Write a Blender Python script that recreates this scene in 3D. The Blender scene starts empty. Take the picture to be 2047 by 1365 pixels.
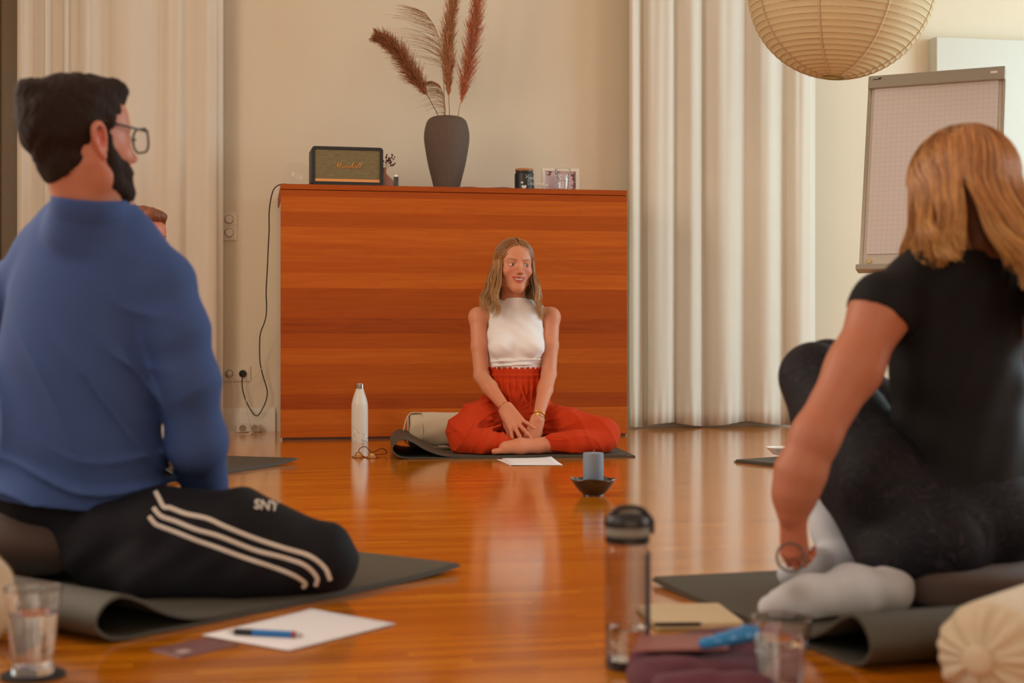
import bpy, bmesh, math, random
import numpy as np
from mathutils import Vector, Matrix
from mathutils.bvhtree import BVHTree
sc = bpy.context.scene
COL = sc.collection
PI = math.pi
rnd = random.Random(7)

# ------------------------------------------------------------------ camera
FPX, CX, CY, CAMZ = 2843.0, 1023.5, 674.0, 0.5
cam_d = bpy.data.cameras.new('camera')
cam = bpy.data.objects.new('camera', cam_d); COL.objects.link(cam)
cam.location = (0, 0, CAMZ); cam.rotation_euler = (PI/2, 0, 0)
cam_d.sensor_width = 36.0; cam_d.lens = 36.0*FPX/2047.0
cam_d.shift_y = -(682.5-CY)/2047.0
cam_d.clip_start = .05; cam_d.clip_end = 200
cam_d.dof.use_dof = True; cam_d.dof.focus_distance = 6.1; cam_d.dof.aperture_fstop = 3.6
sc.camera = cam

# ------------------------------------------------------------------ view + world
sc.view_settings.view_transform = 'Standard'; sc.view_settings.look = 'None'
sc.view_settings.exposure = -0.55; sc.view_settings.gamma = 1.0
sc.view_settings.use_curve_mapping = False
world = bpy.data.worlds.new('sky'); sc.world = world; world.use_nodes = True
wn = world.node_tree.nodes; bg = wn['Background']
bg.inputs[0].default_value = (.80, .88, 1.0, 1); bg.inputs[1].default_value = .5

# room frame: u runs along the back wall to the right, v comes out of it towards the camera
TH = math.radians(10.5); CO, SI = math.cos(TH), math.sin(TH)
def W(u, v, z=0.0): return Vector((u*CO + v*SI, 7.818 + u*SI - v*CO, z))
ROOM_M = Matrix(((CO, SI, 0, 0), (SI, -CO, 0, 7.818), (0, 0, 1, 0), (0, 0, 0, 1)))

def area(name, u, v, z, du, dz, face, power, color, spread=math.pi):
    """daylight coming in through a window; face = direction in (u,v,z) the light travels"""
    l = bpy.data.lights.new(name, 'AREA'); l.shape = 'RECTANGLE'; l.size = du; l.size_y = dz
    l.energy = power; l.color = color; l.spread = spread
    o = bpy.data.objects.new(name, l); COL.objects.link(o)
    o.location = W(u, v, z)
    d = Vector((face[0]*CO+face[1]*SI, face[0]*SI-face[1]*CO, face[2]))
    o.rotation_euler = d.to_track_quat('-Z', 'Y').to_euler()
    return o
UL, UR, VB, HC = -3.35, 5.0, 11.2, 3.3       # left wall, right wall, wall behind the camera, ceiling
COOL = (.62, .88, .97); WARM_FILL = (1.0, .79, .58)
area('daylight', UR+.10, 2.3, 1.62, 2.3, 2.6, (-1, 0, -.06), 245, COOL)
area('daylight', UR+.10, 5.6, 1.62, 2.1, 2.6, (-1, 0, -.06), 100, (.96, .95, .92))
area('daylight', UL-.10, 3.6, 1.9, 2.1, 2.1, (1, 0, -.06), 112, (1.0, .83, .66))
area('daylight', UL-.10, 6.6, 1.9, 1.7, 2.1, (1, 0, -.06), 26, (.84, .90, 1.0))
for uu, pw_ in ((-1.9, 58), (.6, 42), (3.0, 18)):
    area('daylight', uu, VB+.10, 1.7, 1.7, 2.5, (0, -1, -.05), pw_, WARM_FILL)  # warm fill added behind the camera, set in made-up front windows
# ------------------------------------------------------------------ materials
def _mat(name):
    m = bpy.data.materials.new(name); m.use_nodes = True
    nt = m.node_tree; b = nt.nodes['Principled BSDF']
    return m, nt, b
def N(nt, t, **kw):
    n = nt.nodes.new(t)
    for k, v in kw.items(): setattr(n, k, v)
    return n
def mat(name, col, rough=.6, metal=0., var=.10, scale=18., bump=.0, bscale=200., sheen=0., coat=0.,
        spec=.5, stretch=(1, 1, 1), sss=0., coords='Object', detail=4., translucent=0.):
    """one base colour with a little procedural variation and grain"""
    m, nt, b = _mat(name)
    tc = N(nt, 'ShaderNodeTexCoord'); mp = N(nt, 'ShaderNodeMapping'); mp.inputs['Scale'].default_value = stretch
    nt.links.new(tc.outputs[coords], mp.inputs[0])
    no = N(nt, 'ShaderNodeTexNoise'); no.inputs['Scale'].default_value = scale; no.inputs['Detail'].default_value = detail
    nt.links.new(mp.outputs[0], no.inputs['Vector'])
    mx = N(nt, 'ShaderNodeMix', data_type='RGBA')
    mx.inputs[6].default_value = tuple(c*(1-var) for c in col)+(1,); mx.inputs[7].default_value = tuple(min(1, c*(1+var)) for c in col)+(1,)
    nt.links.new(no.outputs[0], mx.inputs[0]); nt.links.new(mx.outputs[2], b.inputs['Base Color'])
    b.inputs['Roughness'].default_value = rough; b.inputs['Metallic'].default_value = metal
    b.inputs['Specular IOR Level'].default_value = spec
    if sheen: b.inputs['Sheen Weight'].default_value = sheen; b.inputs['Sheen Roughness'].default_value = .5
    if coat: b.inputs['Coat Weight'].default_value = coat; b.inputs['Coat Roughness'].default_value = .1
    if sss:
        b.inputs['Subsurface Weight'].default_value = sss; b.inputs['Subsurface Radius'].default_value = (.012, .005, .003)
        b.inputs['Subsurface Scale'].default_value = 1.
    if bump:
        n2 = N(nt, 'ShaderNodeTexNoise'); n2.inputs['Scale'].default_value = bscale; n2.inputs['Detail'].default_value = 3
        nt.links.new(mp.outputs[0], n2.inputs['Vector'])
        bp = N(nt, 'ShaderNodeBump'); bp.inputs['Strength'].default_value = bump; bp.inputs['Distance'].default_value = .002
        nt.links.new(n2.outputs[0], bp.inputs['Height']); nt.links.new(bp.outputs[0], b.inputs['Normal'])
    if translucent:
        tr = N(nt, 'ShaderNodeBsdfTranslucent'); ms = N(nt, 'ShaderNodeMixShader'); ms.inputs[0].default_value = translucent
        nt.links.new(mx.outputs[2], tr.inputs[0])
        nt.links.new(b.outputs[0], ms.inputs[1]); nt.links.new(tr.outputs[0], ms.inputs[2])
        nt.links.new(ms.outputs[0], nt.nodes['Material Output'].inputs[0])
    return m
def vmat(name, rough=.5, sheen=0., sss=0., spec=.5, bump=0., bscale=300., var=.06, aniso=False):
    """colour read from the mesh attribute Col (where a thing has several own colours)"""
    m, nt, b = _mat(name)
    at = N(nt, 'ShaderNodeAttribute'); at.attribute_name = 'Col'
    tc = N(nt, 'ShaderNodeTexCoord'); no = N(nt, 'ShaderNodeTexNoise'); no.inputs['Scale'].default_value = 60
    nt.links.new(tc.outputs['Object'], no.inputs['Vector'])
    mr = N(nt, 'ShaderNodeMapRange'); mr.inputs[3].default_value = 1-var; mr.inputs[4].default_value = 1+var
    nt.links.new(no.outputs[0], mr.inputs[0])
    vm = N(nt, 'ShaderNodeVectorMath', operation='SCALE')
    nt.links.new(at.outputs['Color'], vm.inputs[0]); nt.links.new(mr.outputs[0], vm.inputs['Scale'])
    nt.links.new(vm.outputs[0], b.inputs['Base Color'])
    b.inputs['Roughness'].default_value = rough; b.inputs['Specular IOR Level'].default_value = spec
    if sheen: b.inputs['Sheen Weight'].default_value = sheen
    if sss:
        b.inputs['Subsurface Weight'].default_value = sss; b.inputs['Subsurface Radius'].default_value = (.010, .004, .002)
        b.inputs['Subsurface Scale'].default_value = 1.
    if bump:
        n2 = N(nt, 'ShaderNodeTexNoise'); n2.inputs['Scale'].default_value = bscale
        nt.links.new(tc.outputs['Object'], n2.inputs['Vector'])
        bp = N(nt, 'ShaderNodeBump'); bp.inputs['Strength'].default_value = bump; bp.inputs['Distance'].default_value = .001
        nt.links.new(n2.outputs[0], bp.inputs['Height']); nt.links.new(bp.outputs[0], b.inputs['Normal'])
    return m
def glass(name, col=(1, 1, 1), rough=.0, ior=1.45, thin=False, rim=.5):
    m, nt, b = _mat(name)
    if thin:   # thin pane or thin blown wall
        tr = N(nt, 'ShaderNodeBsdfTransparent'); tr.inputs[0].default_value = tuple(col)+(1,)
        gl = N(nt, 'ShaderNodeBsdfGlossy'); gl.inputs['Roughness'].default_value = .02
        lw = N(nt, 'ShaderNodeLayerWeight'); lw.inputs[0].default_value = .5
        class fr: outputs = [math_n(nt, 'ADD', math_n(nt, 'MULTIPLY', math_n(nt, 'POWER', lw.outputs['Facing'], 4.), rim), .03)]
        ms = N(nt, 'ShaderNodeMixShader')
        nt.links.new(fr.outputs[0], ms.inputs[0]); nt.links.new(tr.outputs[0], ms.inputs[1]); nt.links.new(gl.outputs[0], ms.inputs[2])
        nt.links.new(ms.outputs[0], nt.nodes['Material Output'].inputs[0])
        return m
    b.inputs['Base Color'].default_value = tuple(col)+(1,); b.inputs['Transmission Weight'].default_value = 1
    b.inputs['Roughness'].default_value = rough; b.inputs['IOR'].default_value = ior
    return m
def math_n(nt, op, a, b=None, c=None):
    n = N(nt, 'ShaderNodeMath', operation=op)
    for i, x in enumerate((a, b, c)):
        if x is None: continue
        if isinstance(x, (int, float)): n.inputs[i].default_value = x
        else: nt.links.new(x, n.inputs[i])
    return n.outputs[0]
def ramp(nt, fac, stops):
    r = N(nt, 'ShaderNodeValToRGB'); e = r.color_ramp.elements
    while len(e) < len(stops): e.new(.5)
    for el, (p, c) in zip(e, stops): el.position = p; el.color = tuple(c)+(1,)
    nt.links.new(fac, r.inputs[0]); return r.outputs[0]
def wood(name, axis, rows, length, stops, rough, coat=0., grain=.35, line=.0, spec=.5, wave=None):
    """boards or staves: axis = (along, across) object axes, rows = stave width"""
    m, nt, b = _mat(name)
    tc = N(nt, 'ShaderNodeTexCoord'); sx = N(nt, 'ShaderNodeSeparateXYZ'); nt.links.new(tc.outputs['Object'], sx.inputs[0])
    al, ac = sx.outputs[axis[0]], sx.outputs[axis[1]]
    row = math_n(nt, 'FLOOR', math_n(nt, 'DIVIDE', ac, rows))
    if length:
        wn1 = N(nt, 'ShaderNodeTexWhiteNoise', noise_dimensions='1D'); nt.links.new(row, wn1.inputs['W'])
        seg = math_n(nt, 'FLOOR', math_n(nt, 'ADD', math_n(nt, 'DIVIDE', al, length), math_n(nt, 'MULTIPLY', wn1.outputs[0], 1.)))
    else: seg = 0.
    cb = N(nt, 'ShaderNodeCombineXYZ'); nt.links.new(row, cb.inputs[0])
    if length: nt.links.new(seg, cb.inputs[1])
    wn2 = N(nt, 'ShaderNodeTexWhiteNoise', noise_dimensions='2D'); nt.links.new(cb.outputs[0], wn2.inputs['Vector'])
    c2 = N(nt, 'ShaderNodeCombineXYZ')
    nt.links.new(math_n(nt, 'ADD', math_n(nt, 'MULTIPLY', al, 2.2), math_n(nt, 'MULTIPLY', wn2.outputs[0], 37.)), c2.inputs[0])
    nt.links.new(math_n(nt, 'MULTIPLY', ac, 60.), c2.inputs[1]); nt.links.new(row, c2.inputs[2])
    g = N(nt, 'ShaderNodeTexNoise'); g.inputs['Scale'].default_value = 1.; g.inputs['Detail'].default_value = 6; g.inputs['Distortion'].default_value = .6
    nt.links.new(c2.outputs[0], g.inputs['Vector'])
    f = math_n(nt, 'ADD', math_n(nt, 'MULTIPLY', wn2.outputs[0], 1-grain), math_n(nt, 'MULTIPLY', g.outputs[0], grain))
    if wave:   # slow cathedral figure inside boards
        c3 = N(nt, 'ShaderNodeCombineXYZ')
        nt.links.new(math_n(nt, 'MULTIPLY', al, wave[0]), c3.inputs[0]); nt.links.new(math_n(nt, 'MULTIPLY', ac, wave[1]), c3.inputs[1]); nt.links.new(row, c3.inputs[2])
        g2 = N(nt, 'ShaderNodeTexNoise'); g2.inputs['Scale'].default_value = 1.; g2.inputs['Detail'].default_value = 1.; nt.links.new(c3.outputs[0], g2.inputs['Vector'])
        ring = math_n(nt, 'FRACT', math_n(nt, 'MULTIPLY', g2.outputs[0], 14.))
        f = math_n(nt, 'SUBTRACT', f, math_n(nt, 'MULTIPLY', math_n(nt, 'POWER', ring, 3.), wave[2]))
    colr = ramp(nt, f, stops)
    if line:
        fr = math_n(nt, 'FRACT', math_n(nt, 'DIVIDE', ac, rows))
        ln = math_n(nt, 'LESS_THAN', fr, line)
        mx = N(nt, 'ShaderNodeMix', data_type='RGBA'); nt.links.new(math_n(nt, 'MULTIPLY', ln, .45), mx.inputs[0]); nt.links.new(colr, mx.inputs[6])
        mx.inputs[7].default_value = (.10, .035, .01, 1); colr = mx.outputs[2]
    nt.links.new(colr, b.inputs['Base Color'])
    b.inputs['Roughness'].default_value = rough; b.inputs['Coat Weight'].default_value = coat; b.inputs['Coat Roughness'].default_value = .12
    b.inputs['Specular IOR Level'].default_value = spec
    bp = N(nt, 'ShaderNodeBump'); bp.inputs['Strength'].default_value = .12; bp.inputs['Distance'].default_value = .0006
    nt.links.new(g.outputs[0], bp.inputs['Height']); nt.links.new(bp.outputs[0], b.inputs['Normal'])
    return m

# ------------------------------------------------------------------ geometry
def P(px, py, d): return np.array(((px-CX)/FPX*d, d, CAMZ+(CY-py)/FPX*d))
def G(px, py, z=0.): return P(px, py, (CAMZ-z)*FPX/(py-CY))
class Geo:
    def __init__(s): s.v = []; s.f = []; s.n = 0; s.c = []
    def add(s, V, Fc, col=None):
        V = np.asarray(V, float).reshape(-1, 3)
        s.v.append(V); s.f += [tuple(i+s.n for i in q) for q in Fc]; s.n += len(V)
        s.c.append(np.tile(np.array(col if col is not None else (1, 1, 1), float), (len(V), 1)) if col is None or np.ndim(col) == 1 else col)
        return s
    def V(s): return np.concatenate(s.v) if s.v else np.zeros((0, 3))
    def box(s, lo, hi, M=None, col=None):
        x0, y0, z0 = lo; x1, y1, z1 = hi
        V = np.array([(x0,y0,z0),(x1,y0,z0),(x1,y1,z0),(x0,y1,z0),(x0,y0,z1),(x1,y0,z1),(x1,y1,z1),(x0,y1,z1)], float)
        fl = [(0,3,2,1),(4,5,6,7),(0,1,5,4),(1,2,6,5),(2,3,7,6),(3,0,4,7)]
        if M is not None:
            V = xf(V, M)
            if M.to_3x3().determinant() < 0: fl = [q[::-1] for q in fl]
        return s.add(V, fl, col)
    def lathe(s, prof, seg=48, M=None, col=None, closed=False, sx=1., sy=1.):
        """profile of (r, z) from bottom to top"""
        n = len(prof); V = []
        for r, z in prof:
            for k in range(seg):
                a = 2*PI*k/seg; V.append((r*math.cos(a)*sx, r*math.sin(a)*sy, z))
        F_ = []
        m = n if closed else n-1
        for i in range(m):
            j = (i+1) % n
            for k in range(seg):
                k2 = (k+1) % seg; F_.append((i*seg+k, i*seg+k2, j*seg+k2, j*seg+k))
        if not closed:
            if prof[0][0] > 1e-6: F_.append(tuple(range(seg))[::-1])
            if prof[-1][0] > 1e-6: F_.append(tuple((n-1)*seg+k for k in range(seg)))
        V = np.array(V)
        if M is not None: V = xf(V, M)
        return s.add(V, F_, col)
    def tube(s, pts, r, sides=8, col=None, caps=True):
        V, F_ = tube_vf(np.asarray(pts, float), r, sides, caps); return s.add(V, F_, col)
    def prism(s, poly, z0, z1, M=None, col=None):
        n = len(poly)
        V = np.array([(x, y, z0) for x, y in poly]+[(x, y, z1) for x, y in poly])
        if M is not None: V = xf(V, M)
        return s.add(V, [tuple(range(n))[::-1], tuple(range(n, 2*n))]+[(i, (i+1) % n, n+(i+1) % n, n+i) for i in range(n)], col)
def xf(V, M):
    A = np.array(M, float); V = np.asarray(V, float)
    return V@A[:3, :3].T + A[:3, 3]
def frames(pts):
    t = np.gradient(pts, axis=0); t /= np.linalg.norm(t, axis=1)[:, None]+1e-12
    up = np.array((0, 0, 1.)) if abs(t[0][2]) < .9 else np.array((1., 0, 0))
    n = np.zeros_like(pts); a = np.cross(t[0], up); n[0] = a/np.linalg.norm(a)
    for i in range(1, len(pts)):
        a = n[i-1]-t[i]*np.dot(n[i-1], t[i]); n[i] = a/(np.linalg.norm(a)+1e-12)
    return t, n, np.cross(t, n)
def tube_vf(pts, r, sides=8, caps=True):
    t, n, b = frames(pts); r = np.broadcast_to(np.asarray(r, float), (len(pts),))
    a = np.arange(sides)*2*PI/sides
    V = pts[:, None, :]+r[:, None, None]*(np.cos(a)[None, :, None]*n[:, None, :]+np.sin(a)[None, :, None]*b[:, None, :])
    F_ = []
    for i in range(len(pts)-1):
        for k in range(sides):
            k2 = (k+1) % sides; F_.append((i*sides+k, i*sides+k2, (i+1)*sides+k2, (i+1)*sides+k))
    if caps: F_ += [tuple(range(sides))[::-1], tuple((len(pts)-1)*sides+k for k in range(sides))]
    return V.reshape(-1, 3), F_
def catmull(p, n=8, closed=False):
    p = [np.asarray(q, float) for q in p]
    if closed: q = [p[-1]]+p+[p[0], p[1]]
    else: q = [2*p[0]-p[1]]+p+[2*p[-1]-p[-2]]
    out = []
    for i in range(1, len(q)-2):
        for k in range(n):
            t = k/n; a, b, c, d = q[i-1:i+3]
            out.append(.5*((2*b)+(-a+c)*t+(2*a-5*b+4*c-d)*t*t+(-a+3*b-3*c+d)*t**3))
    if not closed: out.append(p[-1])
    return np.array(out)

def mk(name, V, Fc, m, parent=None, loc=None, smooth=True, colors=None, bevel=0., bseg=3, angle=None, label=None, cat=None,
       group=None, kind=None, solid=0., subsurf=0):
    if isinstance(V, Geo): g = V; V = g.V(); Fc = g.f; colors = np.concatenate(g.c) if colors is True else colors
    V = np.asarray(V, float)
    root = parent
    while root is not None and root.parent is not None: root = root.parent
    if root is not None: off = np.array(root.location)
    elif loc is None: off = np.array((V[:, 0].mean(), V[:, 1].mean(), V[:, 2].min()))
    else: off = np.array(loc, float)
    me = bpy.data.meshes.new(name)
    V2 = V-off
    if isinstance(Fc, np.ndarray):
        k = Fc.shape[1]
        me.vertices.add(len(V2)); me.vertices.foreach_set('co', V2.astype(np.float32).ravel())
        me.loops.add(Fc.size); me.loops.foreach_set('vertex_index', Fc.astype(np.int32).ravel())
        me.polygons.add(len(Fc)); me.polygons.foreach_set('loop_start', np.arange(len(Fc), dtype=np.int32)*k)
        me.update(calc_edges=True); me.validate()
    else: me.from_pydata([tuple(v) for v in V2], [], [tuple(int(i) for i in q) for q in Fc]); me.update()
    if colors is not None:
        at = me.color_attributes.new('Col', 'FLOAT_COLOR', 'POINT')
        c4 = np.ones((len(V2), 4), np.float32); c4[:, :3] = colors; at.data.foreach_set('color', c4.ravel())
    if smooth:
        me.polygons.foreach_set('use_smooth', np.ones(len(me.polygons), bool))
        if angle is not None: me.set_sharp_from_angle(angle=math.radians(angle))
    o = bpy.data.objects.new(name, me); COL.objects.link(o)
    if m is not None: me.materials.append(m)
    if parent is not None: o.parent = parent
    else: o.location = off
    if solid:
        md = o.modifiers.new('thickness', 'SOLIDIFY'); md.thickness = solid; md.offset = 0
    if bevel:
        md = o.modifiers.new('bevel', 'BEVEL'); md.width = bevel; md.segments = bseg; md.limit_method = 'ANGLE'; md.angle_limit = math.radians(35)
        if angle is None: me.set_sharp_from_angle(angle=math.radians(50))
        md.harden_normals = False
    if subsurf:
        md = o.modifiers.new('sub', 'SUBSURF'); md.levels = subsurf; md.render_levels = subsurf
    tag(o, label, cat, group, kind)
    return o
def tag(o, label=None, cat=None, group=None, kind=None):
    if label: o['label'] = label
    if cat: o['category'] = cat
    if group: o['group'] = group
    if kind: o['kind'] = kind
def thing(name, label, cat, loc, group=None):
    o = bpy.data.objects.new(name, None); COL.objects.link(o); o.location = Vector([float(x) for x in loc]); o.empty_display_size = .05
    tag(o, label, cat, group); return o
def struct(name, g, m, **kw): return mk(name, g, None, m, kind='structure', **kw)
def roomM(u, v, z=0., rot=0.):
    """frame standing in the room: local x = u, local -y = out of the back wall"""
    return Matrix.Translation(W(u, v, z)) @ Matrix.Rotation(TH+math.radians(rot), 4, 'Z')
def frameM(p, yaw=0., pitch=0., roll=0., s=1.):
    return Matrix.Translation(Vector([float(x) for x in p])) @ Matrix.Rotation(math.radians(yaw), 4, 'Z') @ Matrix.Rotation(math.radians(pitch), 4, 'X') @ Matrix.Rotation(math.radians(roll), 4, 'Y') @ Matrix.Scale(s, 4)

# ------------------------------------------------------------------ implicit surfaces (for bodies and cloth)
class Field:
    """a smooth union of tapered capsules and ellipsoids, turned into one continuous mesh"""
    def __init__(s): s.ops = []
    def cone(s, a, b, ra, rb=None, k=.02, op='u', ax=None, f=1.):
        a = np.asarray(a, float); b = np.asarray(b, float); rb = ra if rb is None else rb
        s.ops.append((op, 'c', (a, b, ra, rb, None if ax is None else np.asarray(ax, float)/np.linalg.norm(ax), f), k)); return s
    def chain(s, pts, rs, k=.02, op='u', ax=None, f=1.):
        for i in range(len(pts)-1): s.cone(pts[i], pts[i+1], rs[i], rs[i+1], k, op, ax, f)
        return s
    def ell(s, c, r, k=.02, op='u', R=None):
        r = (r, r, r) if np.ndim(r) == 0 else r
        s.ops.append((op, 'e', (np.asarray(c, float), np.asarray(r, float), None if R is None else np.asarray(R, float)), k)); return s
    def plane(s, p, n, k=.0):
        n = np.asarray(n, float); s.ops.append(('i', 'p', (np.asarray(p, float), n/np.linalg.norm(n)), k)); return s
    def disp(s, fn, lo=None, hi=None): s.ops.append(('d', 'f', (fn, lo, hi), 0)); return s
    def bounds(s):
        lo = np.full(3, 1e9); hi = -lo
        for op, t, a, k in s.ops:
            if op != 'u': continue
            if t == 'c': r = max(a[2], a[3]); l = np.minimum(a[0], a[1])-r; h = np.maximum(a[0], a[1])+r
            else: r = a[1].max() if a[2] is not None else a[1]; l = a[0]-r; h = a[0]+r
            lo = np.minimum(lo, l); hi = np.maximum(hi, h)
        return lo-.012, hi+.012
    def ev(s, xs, ys, zs):
        D = np.full((len(xs), len(ys), len(zs)), .06, np.float32)
        for op, t, a, k in s.ops:
            if t in 'ce':
                if t == 'c': r = max(a[2], a[3]); l = np.minimum(a[0], a[1])-r; h = np.maximum(a[0], a[1])+r
                else: r = a[1].max() if a[2] is not None else a[1]; l = a[0]-r; h = a[0]+r
                mg = k+.012; l = l-mg; h = h+mg
                sl = tuple(slice(int(np.searchsorted(q, l[i])), int(np.searchsorted(q, h[i]))) for i, q in enumerate((xs, ys, zs)))
                if any(q.stop <= q.start for q in sl): continue
            else: sl = (slice(None),)*3
            X = xs[sl[0]][:, None, None]; Y = ys[sl[1]][None, :, None]; Z = zs[sl[2]][None, None, :]
            if t == 'c':
                A, B, ra, rb, ax, f = a; ba = B-A
                px, py, pz = X-A[0], Y-A[1], Z-A[2]
                if ax is not None:
                    q = (px*ax[0]+py*ax[1]+pz*ax[2])*(1/f-1); px = px+q*ax[0]; py = py+q*ax[1]; pz = pz+q*ax[2]
                    w = np.dot(ba, ax)*(1/f-1); ba = ba+w*ax
                L2 = max(np.dot(ba, ba), 1e-12)
                h_ = np.clip((px*ba[0]+py*ba[1]+pz*ba[2])/L2, 0, 1)
                d = np.sqrt((px-h_*ba[0])**2+(py-h_*ba[1])**2+(pz-h_*ba[2])**2)-(ra+(rb-ra)*h_)
                if ax is not None: d = d*min(1., .5*(1+f))
            elif t == 'e':
                c, r, R = a; px, py, pz = X-c[0], Y-c[1], Z-c[2]
                if R is not None:
                    px, py, pz = (px*R[0, 0]+py*R[1, 0]+pz*R[2, 0], px*R[0, 1]+py*R[1, 1]+pz*R[2, 1], px*R[0, 2]+py*R[1, 2]+pz*R[2, 2])
                k0 = np.sqrt((px/r[0])**2+(py/r[1])**2+(pz/r[2])**2); k1 = np.sqrt((px/r[0]**2)**2+(py/r[1]**2)**2+(pz/r[2]**2)**2)+1e-9
                d = k0*(k0-1)/k1
            elif t == 'p':
                p, n = a; d = (X-p[0])*n[0]+(Y-p[1])*n[1]+(Z-p[2])*n[2]
            else:
                fn, lo, hi = a; m = np.abs(D) < .03
                if lo is not None: m &= (X > lo[0]) & (X < hi[0]) & (Y > lo[1]) & (Y < hi[1]) & (Z > lo[2]) & (Z < hi[2])
                I = np.nonzero(m); D[I] -= fn(xs[I[0]], ys[I[1]], zs[I[2]]).astype(np.float32); continue
            cur = D[sl]
            if op == 'u':
                if k > 0: h_ = np.maximum(k-np.abs(cur-d), 0)/k; D[sl] = np.minimum(cur, d)-h_*h_*k*.25
                else: D[sl] = np.minimum(cur, d)
            else:
                d = -d if op == 's' else d
                if k > 0: h_ = np.maximum(k-np.abs(cur-d), 0)/k; D[sl] = np.maximum(cur, d)+h_*h_*k*.25
                else: D[sl] = np.maximum(cur, d)
        return D
    def mesh(s, res, fine=()):
        """fine = [(lo, hi, res)] boxes meshed at higher resolution"""
        lo, hi = s.bounds(); Vs = []; Fs = []; n = 0
        jobs = [(lo, hi, res, [(f[0]+res*1.2, f[1]-res*1.2) for f in fine])]
        jobs += [(f[0], f[1], f[2], []) for f in fine]
        for l, h, rs, holes in jobs:
            ax = [np.arange(l[i], h[i]+rs, rs) for i in range(3)]
            V, Q = surface_nets(s.ev(*ax), ax)
            if holes and len(Q):
                c = V[Q].mean(1); keep = np.ones(len(Q), bool)
                for a, b in holes: keep &= ~np.all((c > a) & (c < b), axis=1)
                Q = Q[keep]; used = np.unique(Q); mp = np.zeros(len(V), int); mp[used] = np.arange(len(used)); V = V[used]; Q = mp[Q]
            Vs.append(V); Fs.append(Q+n); n += len(V)
        return np.concatenate(Vs), np.concatenate(Fs)
def surface_nets(D, ax):
    S = D < 0; nx, ny, nz = D.shape
    cnt = np.zeros((nx-1, ny-1, nz-1), np.int8)
    for i in (0, 1):
        for j in (0, 1):
            for k in (0, 1): cnt += S[i:nx-1+i, j:ny-1+j, k:nz-1+k]
    cell = np.nonzero((cnt > 0) & (cnt < 8)); n = len(cell[0])
    idx = np.full(cnt.shape, -1, np.int32); idx[cell] = np.arange(n)
    acc = np.zeros((n, 3)); w = np.zeros(n); ci, cj, ck = cell
    cor = [(i, j, k) for i in (0, 1) for j in (0, 1) for k in (0, 1)]
    for a in range(8):
        for b in range(a+1, 8):
            A, B = cor[a], cor[b]
            if sum(abs(A[q]-B[q]) for q in range(3)) != 1: continue
            da = D[ci+A[0], cj+A[1], ck+A[2]].astype(float); db = D[ci+B[0], cj+B[1], ck+B[2]].astype(float)
            m = (da < 0) != (db < 0); t = np.where(m, da/(np.where(m, da-db, 1)), 0)
            for q in range(3): acc[:, q] += np.where(m, A[q]+t*(B[q]-A[q]), 0)
            w += m
    acc /= w[:, None]
    V = np.stack([ax[q][cell[q]]+acc[:, q]*(ax[q][1]-ax[q][0]) for q in range(3)], 1)
    Q = []
    for q in range(3):
        sh = [slice(1, -1)]*3; sh[q] = slice(0, -1); s2 = [slice(1, -1)]*3; s2[q] = slice(1, None)
        a = S[tuple(sh)]; b = S[tuple(s2)]
        e = np.nonzero(a != b); i0 = [e[0].copy(), e[1].copy(), e[2].copy()]
        for r in range(3):
            if r != q: i0[r] += 1
        u, v = (q+1) % 3, (q+2) % 3
        def at(du, dv):
            c = [x.copy() for x in i0]; c[u] -= du; c[v] -= dv; return idx[c[0], c[1], c[2]]
        quad = np.stack([at(1, 1), at(0, 1), at(0, 0), at(1, 0)], 1)
        flip = b[e]   # inside is on the far side
        quad[flip] = quad[flip][:, ::-1]
        Q.append(quad)
    Q = np.concatenate(Q); Q = Q[(Q >= 0).all(1)]
    return V, Q
def bvh(V, Q): return BVHTree.FromPolygons([tuple(v) for v in V], [tuple(int(i) for i in q) for q in Q])
def surface_ribbons(tree, lines, half, lift=.0025, n=60, thick=.001):
    """flat bands lying on a surface: each line is a list of picture points dropped on the cloth"""
    g = Geo()
    for ln in lines:
        c = catmull([(a, b) for a, b in ln], max(2, n//(len(ln)-1)))
        t = np.gradient(c, axis=0); t /= np.linalg.norm(t, axis=1)[:, None]; nn = np.stack([-t[:, 1], t[:, 0]], 1)
        rows = []
        for i in range(len(c)):
            row = []
            for sgn in (-1, -.33, .33, 1):
                q = c[i]+nn[i]*half*sgn; dr = Vector(P(q[0], q[1], 1.)-np.array((0, 0, CAMZ))).normalized()
                hit = tree.ray_cast(Vector((0, 0, CAMZ)), dr)
                if hit[0] is None: row = None; break
                no = hit[1] if hit[1].dot(dr) < 0 else -hit[1]
                row.append(np.array(hit[0]+no*(lift if abs(sgn) < .9 else lift*.2)))
            rows.append(row)
        k = 0
        while k < len(rows):
            if rows[k] is None: k += 1; continue
            e = k
            while e+1 < len(rows) and rows[e+1] is not None and np.linalg.norm(rows[e+1][1]-rows[e][1]) < .05: e += 1
            if e > k+1:
                V = np.array(rows[k:e+1]).reshape(-1, 3); F_ = []
                for i in range(e-k):
                    for j in range(3): F_.append((i*4+j, i*4+j+1, i*4+j+5, i*4+j+4))
                g.add(V, F_)
            k = e+1
    return g
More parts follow.
